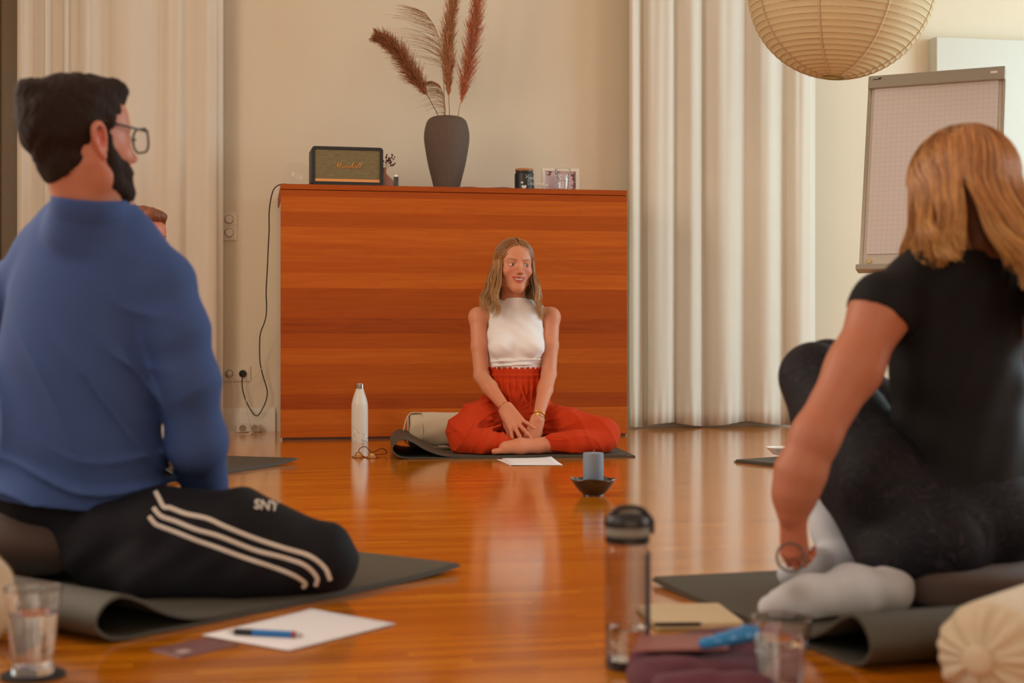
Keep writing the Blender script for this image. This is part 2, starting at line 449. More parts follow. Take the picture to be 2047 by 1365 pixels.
def tube_batch(lines, radii, cols, sides=3):
    """many thin strands as one mesh"""
    V = []; F_ = []; C = []; n = 0; cs = np.arange(sides)*2*PI/sides
    for p, r, c in zip(lines, radii, cols):
        m = len(p); t = np.gradient(p, axis=0); t /= np.linalg.norm(t, axis=1)[:, None]+1e-9
        ref = np.array((.31, .83, .46)); a = np.cross(t, ref); a /= np.linalg.norm(a, axis=1)[:, None]+1e-9; b = np.cross(t, a)
        q = p[:, None]+np.asarray(r)[:, None, None]*(np.cos(cs)[None, :, None]*a[:, None]+np.sin(cs)[None, :, None]*b[:, None])
        V.append(q.reshape(-1, 3))
        i = np.arange(m-1)[:, None]*sides; k = np.arange(sides)[None]; k2 = (k+1) % sides
        F_.append(np.stack([i+k, i+k2, i+sides+k2, i+sides+k], -1).reshape(-1, 4)+n)
        c = np.asarray(c); C.append(np.repeat(c, sides, axis=0) if c.ndim == 2 else np.tile(c, (m*sides, 1))); n += m*sides
    return np.concatenate(V), np.concatenate(F_), np.concatenate(C)
# ------------------------------------------------------------------ colours
def L(r, g, b):
    f = lambda c: (c/255/12.92) if c/255 <= .04045 else ((c/255+.055)/1.055)**2.4
    return (f(r), f(g), f(b))
UC, VC = -7.818*SI, 7.818*CO
def ray(px, v):
    r = (px-CX)/FPX; du = r*CO+SI; dv = r*SI-CO; t = (v-VC)/dv; return UC+t*du, t
def U(px, v): return ray(px, v)[0]
def Z(px, py, v): return CAMZ+(CY-py)/FPX*ray(px, v)[1]
def place(o, loc, yaw=None):
    o.location = Vector([float(x) for x in loc]); o.rotation_euler = (0, 0, TH if yaw is None else math.radians(yaw)); return o
ORG = (0, 7.818, 0)
m_wall = mat('wall_paint', L(223, 209, 185), .85, var=.02, scale=3, bump=.10, bscale=120)
m_ceil = mat('ceiling_paint', L(235, 231, 222), .9, var=.02, scale=3, bump=.05)
m_base = mat('baseboard_paint', L(226, 218, 204), .55, var=.02)
m_frame = mat('window_paint', L(238, 236, 230), .45, var=.02)
m_pane = glass('window_glass', thin=True)
m_floor = wood('oak_strip_parquet', (0, 1), .021, .42,
    [(.1, L(150, 78, 4)), (.38, L(190, 106, 8)), (.62, L(204, 120, 14)), (.9, L(234, 156, 40))], .15, coat=.5, grain=.5, line=.06)

# ------------------------------------------------------------------ room shell
g = Geo().box((UL-.2, -VB-.2, -.12), (UR+.2, .2, 0)); place(struct('floor', g, m_floor, loc=(0, 0, 0), smooth=False), ORG)
g = Geo().box((UL-.2, -VB-.2, HC), (UR+.2, .2, HC+.12)); place(struct('ceiling', g, m_ceil, loc=(0, 0, 0), smooth=False), ORG)
g = Geo().box((UL-.2, 0, 0), (UR+.2, .2, HC)); place(struct('wall_back', g, m_wall, loc=(0, 0, 0), smooth=False), ORG)
def wall_side(name, x0, x1, holes):
    g = Geo(); y = -VB
    for a, b, z0, z1 in holes:      # a < b in y
        g.box((x0, y, 0), (x1, a, HC)); g.box((x0, a, 0), (x1, b, z0)); g.box((x0, a, z1), (x1, b, HC)); y = b
    g.box((x0, y, 0), (x1, 0, HC)); place(struct(name, g, m_wall, loc=(0, 0, 0), smooth=False), ORG)
wall_side('wall_right', UR, UR+.2, [(-6.65, -4.55, .3, 2.95), (-3.45, -1.15, .3, 2.95)])
wall_side('wall_left', UL-.2, UL, [(-7.45, -5.75, .85, 2.95), (-4.65, -2.55, .85, 2.95)])
g = Geo(); x = UL-.2
for c in (-1.9, .6, 3.0):
    g.box((x, -VB-.2, 0), (c-.85, -VB, HC)); g.box((c-.85, -VB-.2, 0), (c+.85, -VB, .45)); g.box((c-.85, -VB-.2, 2.95), (c+.85, -VB, HC)); x = c+.85
g.box((x, -VB-.2, 0), (UR+.2, -VB, HC)); place(struct('wall_front', g, m_wall, loc=(0, 0, 0), smooth=False), ORG)
wi = 0
def window(cx, cy, z0, z1, w, along_x):
    global wi
    wi += 1
    t = bpy.data.objects.new('window_%d' % wi, None); COL.objects.link(t); t['kind'] = 'structure'
    h = z1-z0; f = Geo(); b = .06
    f.box((-w/2, -.03, 0), (w/2, .03, b)); f.box((-w/2, -.03, h-b), (w/2, .03, h))
    for xx in (-w/2, -b/2, w/2-b): f.box((xx, -.03, b), (xx+b, .03, h-b))
    f.box((-w/2+b, -.02, h*.68), (-b/2, .02, h*.68+.04)); f.box((b/2, -.02, h*.68), (w/2-b, .02, h*.68+.04))
    mk('window_frame', f, None, m_frame, t, smooth=False, bevel=.004)
    for sx in (-1, 1):
        q = Geo().box((min(sx*b/2, sx*(w/2-b)), -.003, b), (max(sx*b/2, sx*(w/2-b)), .003, h-b)); mk('pane', q, None, m_pane, t, smooth=False)
    p = Matrix.Translation(ORG) @ Matrix.Rotation(TH, 4, 'Z') @ Vector((cx, cy, z0))
    place(t, p, math.degrees(TH)+(0 if along_x else 90))
window(UR+.16, -5.6, .3, 2.95, 2.1, False); window(UR+.16, -2.3, .3, 2.95, 2.3, False); window(UL-.16, -6.6, .85, 2.95, 1.7, False); window(UL-.16, -3.6, .85, 2.95, 2.1, False)
for c in (-1.9, .6, 3.0): window(c, -VB-.16, .45, 2.95, 1.7, True)  # unseen windows behind the camera, added to carry the warm fill
# skirting with a small moulding
pr = [(0, 0), (-.018, 0), (-.018, .105), (-.012, .112), (-.012, .118), (-.006, .125), (0, .125)]
def skirting(name, x0, x1):
    g = Geo(); n = len(pr)
    V = [(x0, y, z) for y, z in pr]+[(x1, y, z) for y, z in pr]
    g.add(V, [tuple(range(n)), tuple(range(n, 2*n))[::-1]]+[(i, n+i, n+(i+1) % n, (i+1) % n) for i in range(n)])
    place(struct(name, g, m_base, loc=(0, 0, 0), smooth=False), ORG)
skirting('baseboard_left', UL, -1.285); skirting('baseboard_right', .475, UR)

# dark timber jamb and door leaf at the far left
m_jamb = mat('brown_lacquer', L(112, 92, 62), .45, var=.05)
u0 = U(40, .0)
t = bpy.data.objects.new('door_1', None); COL.objects.link(t); t['kind'] = 'structure'
mk('door_frame', Geo().box((u0-.085, -.035, 0), (u0, -.0005, 2.9)), None, m_jamb, t, smooth=False, bevel=.004)
mk('door_leaf', Geo().box((UL+.01, -.026, .01), (u0-.094, -.0005, 2.9)), None, mat('door_leaf_paint', L(140, 118, 84), .5, var=.04), t, smooth=False, bevel=.003)
place(t, ORG)

# ------------------------------------------------------------------ curtains
def curtain(name, pts_px, v0, m, label, amp, seed, group, top=HC-.01, bottom=.02):
    """pts_px: list of (picture x, depth offset) of the fold line at the hem"""
    path = catmull([(U(px, v0+dv), -(v0+dv)) for px, dv in pts_px], 10)
    r = random.Random(seed); nz = 40; n = len(path); V = []; ph = [r.uniform(0, 6) for _ in range(6)]
    tng = np.gradient(path, axis=0); tng /= np.linalg.norm(tng, axis=1)[:, None]; nor = np.stack([-tng[:, 1], tng[:, 0]], 1)
    s = np.arange(n)/n
    for j in range(nz+1):
        f = j/nz; z = bottom+(top-bottom)*f
        k = 1-.35*f
        w = amp*.18*np.sin(2*PI*(s*9+.35*f)+ph[0])*(.4+f)+amp*.10*np.sin(2*PI*(s*23-.5*f)+ph[1])*f + amp*.12*np.sin(2*PI*(s*31)+ph[2])*max(0, 1-f*14)
        mean = np.stack([path[:, 0], np.full(n, -v0)], 1)
        q = mean+(path-mean)*k+nor*w[:, None]
        zz = z if j else bottom+.012*np.sin(s*17+ph[3])
        for i in range(n): V.append((q[i, 0], q[i, 1], zz if np.isscalar(zz) else zz[i]))
    F_ = [(j*n+i, j*n+i+1, (j+1)*n+i+1, (j+1)*n+i) for j in range(nz) for i in range(n-1)]
    # a turned hem at the foot
    o = mk(name, V, F_, m, loc=(0, 0, 0), solid=.003, label=label, cat='curtain', group=group); place(o, ORG); return o
m_curt = mat('cotton_curtain', L(238, 229, 214), .85, var=.03, scale=6, bump=.08, bscale=400, sheen=.25, translucent=.22)
rc = []
x = 1262; k = 0
for px, dv in [(1258, .03), (1268, .05), (1283, -.03), (1292, -.045), (1300, .05), (1320, .085), (1338, .06), (1348, -.04), (1360, .02), (1382, .075), (1398, .01), (1408, -.05),
               (1425, .03), (1450, .085), (1470, .05), (1486, -.05), (1500, -.02), (1520, .07), (1540, .075), (1558, .0), (1572, -.05), (1586, .04), (1602, .08), (1616, .04), (1624, -.03), (1630, -.05)]:
    rc.append((px, dv))
curtain('curtain', [(a, b*.55) for a, b in rc], .15, m_curt, 'cream floor-length curtain hanging right of the wooden cabinet', .03, 3, 'curtains')
lc = [(36, .02), (44, .07), (58, .02), (70, -.03), (84, .04), (92, .06), (104, -.02), (120, .0), (131, .06), (143, -.02), (158, .03), (172, .07), (190, .01), (215, -.03), (240, .05), (272, .07), (296, .0),
      (318, -.035), (338, .05), (358, .04), (372, -.03), (392, .03), (412, .075), (430, .06), (440, .0), (445, -.04)]
curtain('curtain', [(a, b*.5) for a, b in lc], .15, m_curt, 'cream floor-length curtain hanging behind the man in blue', .03, 5, 'curtains')

# ------------------------------------------------------------------ wooden cabinet
m_cab = wood('larch_lamella_panel', (0, 2), .074, None,
    [(0, L(124, 50, 8)), (.3, L(156, 68, 12)), (.6, L(174, 82, 16)), (1, L(204, 110, 30))], .5, grain=.5, spec=.18, wave=(.9, 6., .055))
CW0, CW1, CD, CH = -1.271, .4656, .698, 1.245
t = thing('cabinet', 'tall wooden sideboard with horizontal board front, speaker and vase on top', 'cabinet', (0, 0, 0))
x0, x1 = 0, CW1-CW0
mk('front_panel', Geo().box((x0, 0, .012), (x1, .028, CH-.029)), None, m_cab, t, smooth=False, bevel=.0015)
mk('top_board', Geo().box((x0, 0, CH-.026), (x1, .03, CH)).box((x0-.0, .03, CH-.055), (x1, CD-.01, CH)), None, m_cab, t, smooth=False, bevel=.0015)
m_lam = mat('white_laminate', L(222, 212, 196), .5, var=.02)
mk('side_panel', Geo().box((x0+.006, .03, 0), (x0+.024, CD-.02, CH-.056)), None, m_lam, t, smooth=False, bevel=.001)
mk('side_panel', Geo().box((x1-.024, .03, 0), (x1-.006, CD-.02, CH-.056)), None, m_lam, t, smooth=False, bevel=.001)
mk('back_panel', Geo().box((x0+.025, CD-.035, 0), (x1-.025, CD-.025, CH-.056)), None, m_lam, t, smooth=False)
mk('plinth', Geo().box((x0+.01, .004, 0), (x1-.01, .02, .0115)), None, mat('dark_plinth', L(70, 34, 16), .6), t, smooth=False)
place(t, W(CW0, CD))

# ------------------------------------------------------------------ lettering drawn with strokes
GL = {
 'M': (1.15, [[(0,.05),(.1,-.02),(.28,.5),(.42,1.0)],[(.42,1.0),(.40,.5),(.46,.1)],[(.46,.1),(.66,.6),(.84,1.02)],[(.84,1.02),(.80,.5),(.86,.03),(1.0,.05)]]),
 'H': (.85, [[(.05,.85),(.15,1.0),(.2,.5),(.12,0)],[(.62,1.05),(.6,.5),(.66,0)],[(.1,.45),(.4,.52),(.64,.5)]]),
 'D': (.85, [[(.2,.95),(.2,.5),(.22,.02)],[(.0,.85),(.3,1.05),(.66,.8),(.66,.35),(.4,.0),(.15,.02)]]),
 'a': (.5, [[(.38,.42),(.2,.48),(.05,.25),(.12,.02),(.3,.12),(.38,.42)],[(.38,.42),(.36,.1),(.5,.05)]]),
 'r': (.44, [[(0,.05),(.14,.50),(.20,.40),(.36,.46)],[(.34,.46),(.28,.20),(.34,.02),(.46,.08)]]),
 's': (.4, [[(.0,.05),(.2,.46),(.3,.2),(.2,.0),(.05,.06)],[(.2,.02),(.4,.08)]]),
 'h': (.5, [[(.02,.1),(.2,.8),(.18,1.0),(.1,.8),(.08,0)],[(.08,.2),(.24,.45),(.34,.3),(.34,.05),(.48,.06)]]),
 'l': (.3, [[(0,.1),(.2,.8),(.18,1.0),(.1,.8),(.1,.1),(.28,.06)]]),
 'e': (.42, [[(.04,.2),(.3,.3),(.22,.47),(.06,.3),(.12,.02),(.4,.1)]]),
 'z': (.42, [[(.02,.42),(.3,.44),(.06,.04),(.4,.04)]]),
 'i': (.22, [[(.06,.42),(.06,.08),(.2,.05)],[(.07,.6),(.09,.63)]]),
 'c': (.4, [[(.32,.4),(.12,.46),(.04,.2),(.14,.0),(.38,.08)]]),
 'n': (.48, [[(.04,.45),(.06,.0)],[(.06,.25),(.22,.46),(.34,.3),(.34,.04),(.46,.06)]]),
 'k': (.45, [[(.08,1.0),(.08,0)],[(.34,.45),(.1,.2),(.38,.0)]]),
}
def script(text, size, thick, slant=.25, gap=.0):
    """handwriting strokes in the x-z plane, centred; returns Geo (y = thickness) """
    g = Geo(); x = 0; L_ = []
    for ch in text:
        if ch == ' ': x += .4; continue
        adv, st = GL[ch]
        for s in st:
            c = catmull([(x+a+slant*b, b) for a, b in s], 5); L_.append(c)
        x += adv+gap
    w = x
    for c in L_:
        pts = np.stack([(c[:, 0]-w/2)*size, np.zeros(len(c)), c[:, 1]*size], 1); g.tube(pts, thick, 5)
    return g

# ------------------------------------------------------------------ things on the cabinet
ZT = CH+.0003
def rounded_rect(w, h, r, n=5):
    p = []
    for cx, cz, a0 in ((w/2-r, h/2-r, 0), (-w/2+r, h/2-r, 90), (-w/2+r, -h/2+r, 180), (w/2-r, -h/2+r, 270)):
        for k in range(n+1):
            a = math.radians(a0+90*k/n); p.append((cx+r*math.cos(a), cz+r*math.sin(a)))
    return p
RX = Matrix.Rotation(PI/2, 4, 'X')   # prism drawn in x-y and pushed in z -> stands upright, pushed along -y
t = thing('loudspeaker', 'black box loudspeaker with olive woven grille and brass script lettering', 'speaker', (0, 0, 0))
m_vinyl = mat('black_vinyl', L(26, 24, 26), .5, var=.15, bump=.4, bscale=600)
sw, sh, sd = .352, .188, .175
g = Geo(); g.prism([(x, y+sh/2+.006) for x, y in rounded_rect(sw, sh, .016)], 0, sd-.012, Matrix.Translation((0, sd, 0)) @ RX)
mk('body', g, None, m_vinyl, t, bevel=.003, angle=40)
g = Geo()   # front rim: ring prism
o_ = rounded_rect(sw, sh, .016); i_ = rounded_rect(sw-.032, sh-.03, .004); n = len(o_); V = []
for y in (0, .0118): V += [(a, y, b+sh/2+.006) for a, b in o_]+[(a, y, b+sh/2+.006) for a, b in i_]
F_ = []
for k in range(n):
    k2 = (k+1) % n
    F_ += [(k, k2, n+k2, n+k), (2*n+k2, 2*n+k, 3*n+k, 3*n+k2), (k2, k, 2*n+k, 2*n+k2), (n+k, n+k2, 3*n+k2, 3*n+k)]
g.add(V, F_); mk('front_rim', g, None, m_vinyl, t, angle=40)
def weave(name, c1, c2, sc_):
    m, nt, b = _mat(name); tc = N(nt, 'ShaderNodeTexCoord'); mp = N(nt, 'ShaderNodeMapping')
    mp.inputs['Rotation'].default_value = (0, PI/4, 0); nt.links.new(tc.outputs['Object'], mp.inputs[0])
    ck = N(nt, 'ShaderNodeTexChecker'); ck.inputs['Scale'].default_value = sc_
    ck.inputs[1].default_value = c1+(1,); ck.inputs[2].default_value = c2+(1,); nt.links.new(mp.outputs[0], ck.inputs[0])
    no = N(nt, 'ShaderNodeTexNoise'); no.inputs['Scale'].default_value = 30; mp2 = N(nt, 'ShaderNodeMapping'); mp2.inputs['Scale'].default_value = (1, 1, 6)
    nt.links.new(tc.outputs['Object'], mp2.inputs[0]); nt.links.new(mp2.outputs[0], no.inputs[0])
    mx = N(nt, 'ShaderNodeMix', data_type='RGBA', blend_type='MULTIPLY'); mx.inputs[0].default_value = 1.
    nt.links.new(ck.outputs[0], mx.inputs[6]); nt.links.new(ramp(nt, no.outputs[0], [(0, (.55,)*3), (1, (1.3,)*3)]), mx.inputs[7])
    nt.links.new(mx.outputs[2], b.inputs['Base Color']); b.inputs['Roughness'].default_value = .8; return m
g = Geo().box((-sw/2+.016, .005, .022), (sw/2-.016, .0117, sh-.010)); mk('grille', g, None, weave('grille_cloth', L(84, 72, 44), L(150, 134, 92), 420.), t, smooth=False)
m_brass = mat('brass', L(214, 150, 84), .38, .9, var=.05)
g = Geo().box((-sw/2+.017, .0035, .022), (sw/2-.017, .0048, .035)); mk('control_strip', g, None, mat('brass_strip', L(226, 158, 92), .5, .35, var=.03), t, smooth=False)
g = script('Marshall', .030, .0014, .35, .03); g2 = Geo().add(g.V()+np.array((0, .0035, .088)), g.f); mk('logo_lettering', g2, None, m_brass, t)
for sx in (-1, 1): mk('foot', Geo().lathe([(.009, 0), (.009, .0062)], 16, Matrix.Translation((sx*.14, .09, 0))), None, m_vinyl, t, smooth=False)
us, _ = ray(694.5, .62); place(t, W(us, .64, ZT), 12.5)
SPK = W(us, .64, ZT)

m_vase = mat('ribbed_dark_clay', L(94, 78, 66), .75, var=.28, scale=10, stretch=(22, 22, .8), bump=.6, bscale=14, detail=6)
vb = ray(893, .42); zb = CH; ztop = Z(893, 234, .42); hv = ztop-zb; rv = 45.5/FPX*vb[1]
prof = [(0, .0), (rv*.50, 0), (rv*.53, .004), (rv*.66, hv*.17), (rv*.83, hv*.38), (rv*.97, hv*.62), (rv*1.0, hv*.73), (rv*.97, hv*.83), (rv*.86, hv*.94), (rv*.70, hv*.985), (rv*.55, hv), (rv*.50, hv*.985), (rv*.52, hv*.90), (rv*.8, hv*.7), (rv*.5, hv*.2), (0, hv*.12)]
pc = catmull([(a, b) for a, b in prof], 5); pc[:, 0] = np.maximum(pc[:, 0], 0)
VP = W(vb[0], .42, ZT)
o = mk('vase', Geo().lathe([tuple(q) for q in pc], 56), None, m_vase, loc=(0, 0, 0), label='tall dark brown ribbed vase holding dried pampas grass', cat='vase'); place(o, VP)

# dried grasses standing in the vase
m_dry = vmat('dried_grass', .8, var=.15)
def plume(label, stem_px, plume_px, col, stem_col, n, blen, spread, side=0, thick=.0014, dv=0., droop=.25, tw=.5, group='dried grasses in the vase', name='pampas_stem', seed=1):
    r = np.random.RandomState(seed); v = .42+dv
    def W3(px, py, dd=0.): u, d = ray(px, v+dd); return np.array(W(u, v+dd, CAMZ+(CY-py)/FPX*d))
    ins = W(vb[0], .42, ZT+hv*.55); e = W3(*stem_px[0])
    sp = catmull([np.array(ins)]+[W3(*q) for q in stem_px], 6); pp = catmull([W3(*q) for q in plume_px], 12)
    t = thing(name, label, 'dried grass', sp[0], group)
    g = Geo().tube(sp, np.linspace(.0024, .0018, len(sp)), 6, stem_col).tube(pp, np.linspace(.0018, .0006, len(pp)), 5, stem_col); mk('stem', g, None, m_dry, t, colors=True)
    lines = []; rad = []; cols = []; Lp = len(pp)-1; tg = np.gradient(pp, axis=0); tg /= np.linalg.norm(tg, axis=1)[:, None]
    lat = np.array((CO, SI, 0)); nrm = np.array((SI, -CO, 0))
    for i in range(n):
        s = r.rand()**.9; k = min(Lp, int(s*Lp)); b = pp[k]; T = tg[k]
        a = r.rand()*2*PI; R1 = np.cross(T, nrm); R1 /= np.linalg.norm(R1); rd = R1*math.cos(a)+np.cross(T, R1)*math.sin(a)
        if side: rd = side*lat*(.85+.3*r.rand())+nrm*r.uniform(-.25, .25)
        ln = blen*(.55+.6*r.rand())*(min(1, s*5+.35))*(1-.55*s**2.5)
        sprd = spread*(.5+.8*r.rand())
        d = T*math.cos(sprd)+rd*math.sin(sprd); m = 7 if side else 5; pts = []
        for q in range(m):
            f = q/(m-1); p = b+d*ln*f+rd*ln*f*f*tw*.5-np.array((0, 0, 1))*ln*droop*f*f*(1.6 if side else 1)
            pts.append(p+r.randn(3)*.0008)
        lines.append(np.array(pts)); rad.append(np.linspace(thick, thick*.35, m)); cols.append(np.array(col)*(.65+.7*r.rand()))
        if not side and r.rand() < .8:    # side hairs give the plume its fuzz
            for _ in range(2):
                q = r.randint(1, m-1); p0 = pts[q]; dd = d*.7+r.randn(3)*.55; dd /= np.linalg.norm(dd); l2 = ln*.22
                lines.append(np.array([p0, p0+dd*l2*.5, p0+dd*l2-np.array((0, 0, l2*.1))])); rad.append(np.array((thick*.7, thick*.6, thick*.3))); cols.append(np.array(col)*(.7+.7*r.rand()))
    V, F_, C = tube_batch(lines, rad, cols); mk('plume', V, F_, m_dry, t, colors=C)
plume('dark brown reed plume leaning furthest left out of the vase', [(878, 238), (866, 212), (854, 190)], [(854, 190), (838, 165), (818, 135), (797, 105), (776, 84), (757, 74)],
      L(172, 108, 64), L(84, 54, 34), 1500, .105, .42, droop=.05, dv=.03, seed=2)
plume('pale feathery grass arching left behind the tall brown plume', [(890, 236), (888, 190), (886, 140)], [(886, 140), (882, 100), (872, 60), (858, 36), (848, 24)],
      L(190, 146, 102), L(150, 108, 70), 110, .17, .9, side=-1, thick=.0010, dv=-.05, droop=.12, tw=.7, seed=3, name='feather_grass')
plume('tall fluffy brown plume standing upright in the vase middle', [(898, 236), (898, 215), (897, 190)], [(897, 192), (896, 150), (895, 100), (899, 50), (906, 0), (910, -40), (912, -70)],
      L(200, 140, 94), L(150, 98, 62), 1700, .125, .26, droop=.0, dv=.0, tw=.3, seed=4)
plume('rust red plume with open side branches, rightmost in the vase', [(914, 236), (919, 212), (926, 190)], [(922, 205), (930, 165), (941, 110), (948, 60), (954, 10), (958, -30), (960, -60)],
      L(202, 122, 82), L(186, 118, 72), 1300, .11, .38, droop=-.08, dv=.02, tw=.3, seed=5)
plume('short pale feathery grass drooping low over the vase rim', [(888, 238), (890, 225), (890, 214)], [(890, 230), (889, 205), (885, 185), (878, 170), (864, 162)],
      L(190, 146, 102), L(150, 108, 70), 130, .115, .8, side=-1, thick=.0010, dv=-.03, droop=.45, tw=.6, seed=6, name='feather_grass')

m_terra = mat('terracotta', L(168, 112, 92), .7, var=.08, scale=12)
ub, db = ray(768, .42); pr_ = [(0, 0), (.040, 0), (.050, .012), (.053, .03), (.046, .055), (.024, .078), (.012, .092), (.010, .112), (.0115, .118), (.008, .118), (.008, .09), (0, .08)]
o = mk('bud_vase', Geo().lathe([tuple(np.maximum(q, 0)) for q in catmull(pr_, 4)], 40), None, m_terra, loc=(0, 0, 0), label='small terracotta bud vase half hidden behind the loudspeaker', cat='vase'); place(o, W(ub, .42, ZT))
r = np.random.RandomState(9); base = np.array(W(ub, .42, ZT+.10)); t = thing('dried_flower_sprig', 'dark purple dried flower sprig standing in the small terracotta vase', 'dried flower', base)
lines = []; fl = []
for dx, dz in ((.03, .05), (.055, .045), (.06, .02), (.015, .065), (-.01, .055), (.045, .065)):
    e = base+np.array((dx, r.uniform(-.02, .02), dz+.02)); c = catmull([base, base+(e-base)*.5+np.array((0, 0, .012)), e], 5); lines.append(c)
    for q in range(8):
        k = r.randint(len(c)//2, len(c)); fl.append(c[k]+r.randn(3)*.004)
V, F_, C = tube_batch(lines, [np.full(len(c), .0008) for c in lines], [L(80, 40, 40)]*len(lines)); mk('twigs', V, F_, m_dry, t, colors=C)
fb = Field(); [fb.ell(p, (.0035, .0035, .0045), k=.001) for p in fl]
V, Q = fb.mesh(.0012); mk('blossoms', V, Q, mat('purple_blossom', L(86, 36, 48), .8), t)

t = thing('cigarette_lighter', 'small black and silver lighter standing beside the terracotta vase', 'lighter', (0, 0, 0))
mk('body', Geo().lathe([(.0115, 0), (.012, .002), (.012, .050), (.0105, .052)], 24, sx=1., sy=.6), None, mat('lighter_pattern', L(58, 50, 44), .35, var=.9, scale=260), t, angle=40)
mk('metal_hood', Geo().box((-.009, -.005, .0521), (.004, .005, .064)).lathe([(.004, 0), (.004, .006)], 16, Matrix.Translation((.006, .003, .058)) @ RX), None, mat('lighter_steel', L(200, 196, 186), .25, 1.), t, smooth=False, bevel=.001)
place(t, W(U(792, .62), .62, ZT))

# flyers fanned out on the top
m_paper = mat('white_paper', L(232, 226, 220), .7, var=.02); m_rose = mat('rose_paper', L(206, 172, 166), .65, var=.05)
fi = 0
for px, rot, vv, mm, lab in ((935, 8, .60, m_rose, 'rose-tinted flyer lying leftmost of the fanned sheets by the vase'), (962, -12, .58, m_paper, 'white flyer lying in the middle of the fanned sheets by the vase'),
                         (1000, 6, .595, m_rose, 'rose-tinted flyer lying rightmost of the fanned sheets by the black jar')):
    n = 12; V = []; fi += 1
    for i in range(n+1):
        for j in range(2):
            x = (i/n-.5)*.21; V.append((x, (j-.5)*.10, .0006+fi*.0009+.007*math.sin(PI*i/n)**2))
    F_ = [(2*i, 2*i+2, 2*i+3, 2*i+1) for i in range(n)]
    o = mk('flyer', V, F_, mm, loc=(0, 0, 0), solid=.0006, label=lab, cat='paper', group='flyers on the cabinet'); place(o, W(U(px, vv), vv, ZT), math.degrees(TH)+rot)

t = thing('storage_jar', 'matt black jar with white handwriting, hearts and wooden lid', 'jar', (0, 0, 0)); jr, jh = .049, .104
mk('body', Geo().lathe([tuple(q) for q in catmull([(0, 0), (jr*.9, 0), (jr, .006), (jr, jh*.72), (jr*.97, jh*.80), (jr*.90, jh*.86), (jr*.90, jh*.93)], 4)]+[(0, jh*.93)], 48), None, mat('black_ceramic', L(22, 26, 26), .45, var=.1), t, angle=50)
mk('lid', Geo().lathe([(0, jh*.931), (jr*.93, jh*.931), (jr*.95, jh*.95), (jr*.95, jh*1.03), (jr*.90, jh*1.045), (0, jh*1.045)], 40), None, mat('beech_lid', L(178, 118, 70), .5, var=.12, stretch=(1, 8, 1)), t, angle=40)
def wrap(g, R, z, th0):
    V = g.V(); a = th0+V[:, 0]/R; rr = R-V[:, 1]; return Geo().add(np.stack([rr*np.sin(a), -rr*np.cos(a), V[:, 2]+z], 1), g.f)
m_ink = mat('white_ink', L(226, 224, 214), .6, var=.02)
mk('handwriting', wrap(script('Herzlichen', .023, .0007, .1), jr+.0003, .052, .95), None, m_ink, t); mk('handwriting', wrap(script('Dank', .023, .0007, .1), jr+.0003, .024, .62), None, m_ink, t)
def heart(s):
    p = []
    for k in range(24):
        a = 2*PI*k/24; p.append((s*16*math.sin(a)**3/17, s*(13*math.cos(a)-5*math.cos(2*a)-2*math.cos(3*a)-math.cos(4*a))/17))
    g = Geo(); V = [(x, -.0004, z) for x, z in p]+[(0, -.0004, 0)]; return g.add(V, [(i, (i+1) % 24, 24) for i in range(24)])
mk('heart', wrap(heart(.0075), jr+.0004, .034, -.42), None, m_ink, t, solid=.0003); mk('heart', wrap(heart(.014), jr+.0004, .012, -.22), None, m_ink, t, solid=.0003)
place(t, W(U(1048, .60), .60, ZT))

# little fan of white tipped sticks
r = np.random.RandomState(3); t = thing('cotton_swabs', 'little bunch of white-tipped sticks between black jar and picture frame', 'sticks', (0, 0, 0))
for i in range(9):
    a = (i-4)*.10; p0 = np.array((.004*i-.016, .004*r.randn(), .0018)); tip = p0+np.array((.022*(i-4)/4, r.uniform(-.012, .012), .030-.0015*abs(i-4)))
    g = Geo().tube(catmull([p0, (p0+tip)/2, tip], 4), [.0016]*8+[.0016], 8); F2 = Field().cone(tip-(tip-p0)*.12, tip+(tip-p0)*.12, .0036, .0030, k=0); V, Q = F2.mesh(.0009)
    s_ = mk('stick', g, None, mat('swab_stick', L(214, 198, 180), .6) if i == 0 else bpy.data.materials['swab_stick'], t); mk('tip', V, Q, m_paper, s_)
place(t, W(U(1078, .62), .62, ZT))

t = thing('picture_frame', 'white landscape picture frame with floral text card leaning on wall side', 'picture frame', (0, 0, 0)); fw, fh = .198, .134
g = Geo()
for a in ((-fw/2, 0, fw/2, .018), (-fw/2, fh-.016, fw/2, fh), (-fw/2, .018, -fw/2+.018, fh-.016), (fw/2-.018, .018, fw/2, fh-.016)): g.box((a[0], -.008, a[1]), (a[2], .008, a[3]))
mk('frame', g, None, mat('white_frame', L(226, 214, 196), .5, var=.02), t, smooth=False, bevel=.001)
mk('card', Geo().box((-fw/2+.0185, -.0005, .0185), (fw/2-.0185, .0015, fh-.0165)), None, mat('rose_card', L(208, 178, 178), .6, var=.05), t, smooth=False)
r = np.random.RandomState(4); m_plum = mat('plum_print', L(98, 58, 70), .6, var=.4, scale=90)
for (cx, cz, n_) in ((fw/2-.03, .095, 26), (fw/2-.024, .05, 18), (-.055, .110, 14), (-.02, .112, 9), (fw/2-.028, .028, 8)):
    g = Geo()
    for _ in range(n_):
        x, z, a = cx+r.randn()*.008, cz+r.randn()*.010, r.rand()*6; x = min(fw/2-.021, max(-fw/2+.021, x)); z = min(fh-.02, max(.022, z)); V = []
        for k in range(8): b = 2*PI*k/8; xx, zz = .0045*math.cos(b), .0022*math.sin(b); V.append((min(fw/2-.0188, x+xx*math.cos(a)-zz*math.sin(a)), -.0006, min(fh-.0168, z+xx*math.sin(a)+zz*math.cos(a))))
        g.add(V, [tuple(range(8))])
    mk('floral_print', g, None, m_plum, t, smooth=False, solid=.0002)
g = Geo(); g2 = Geo()
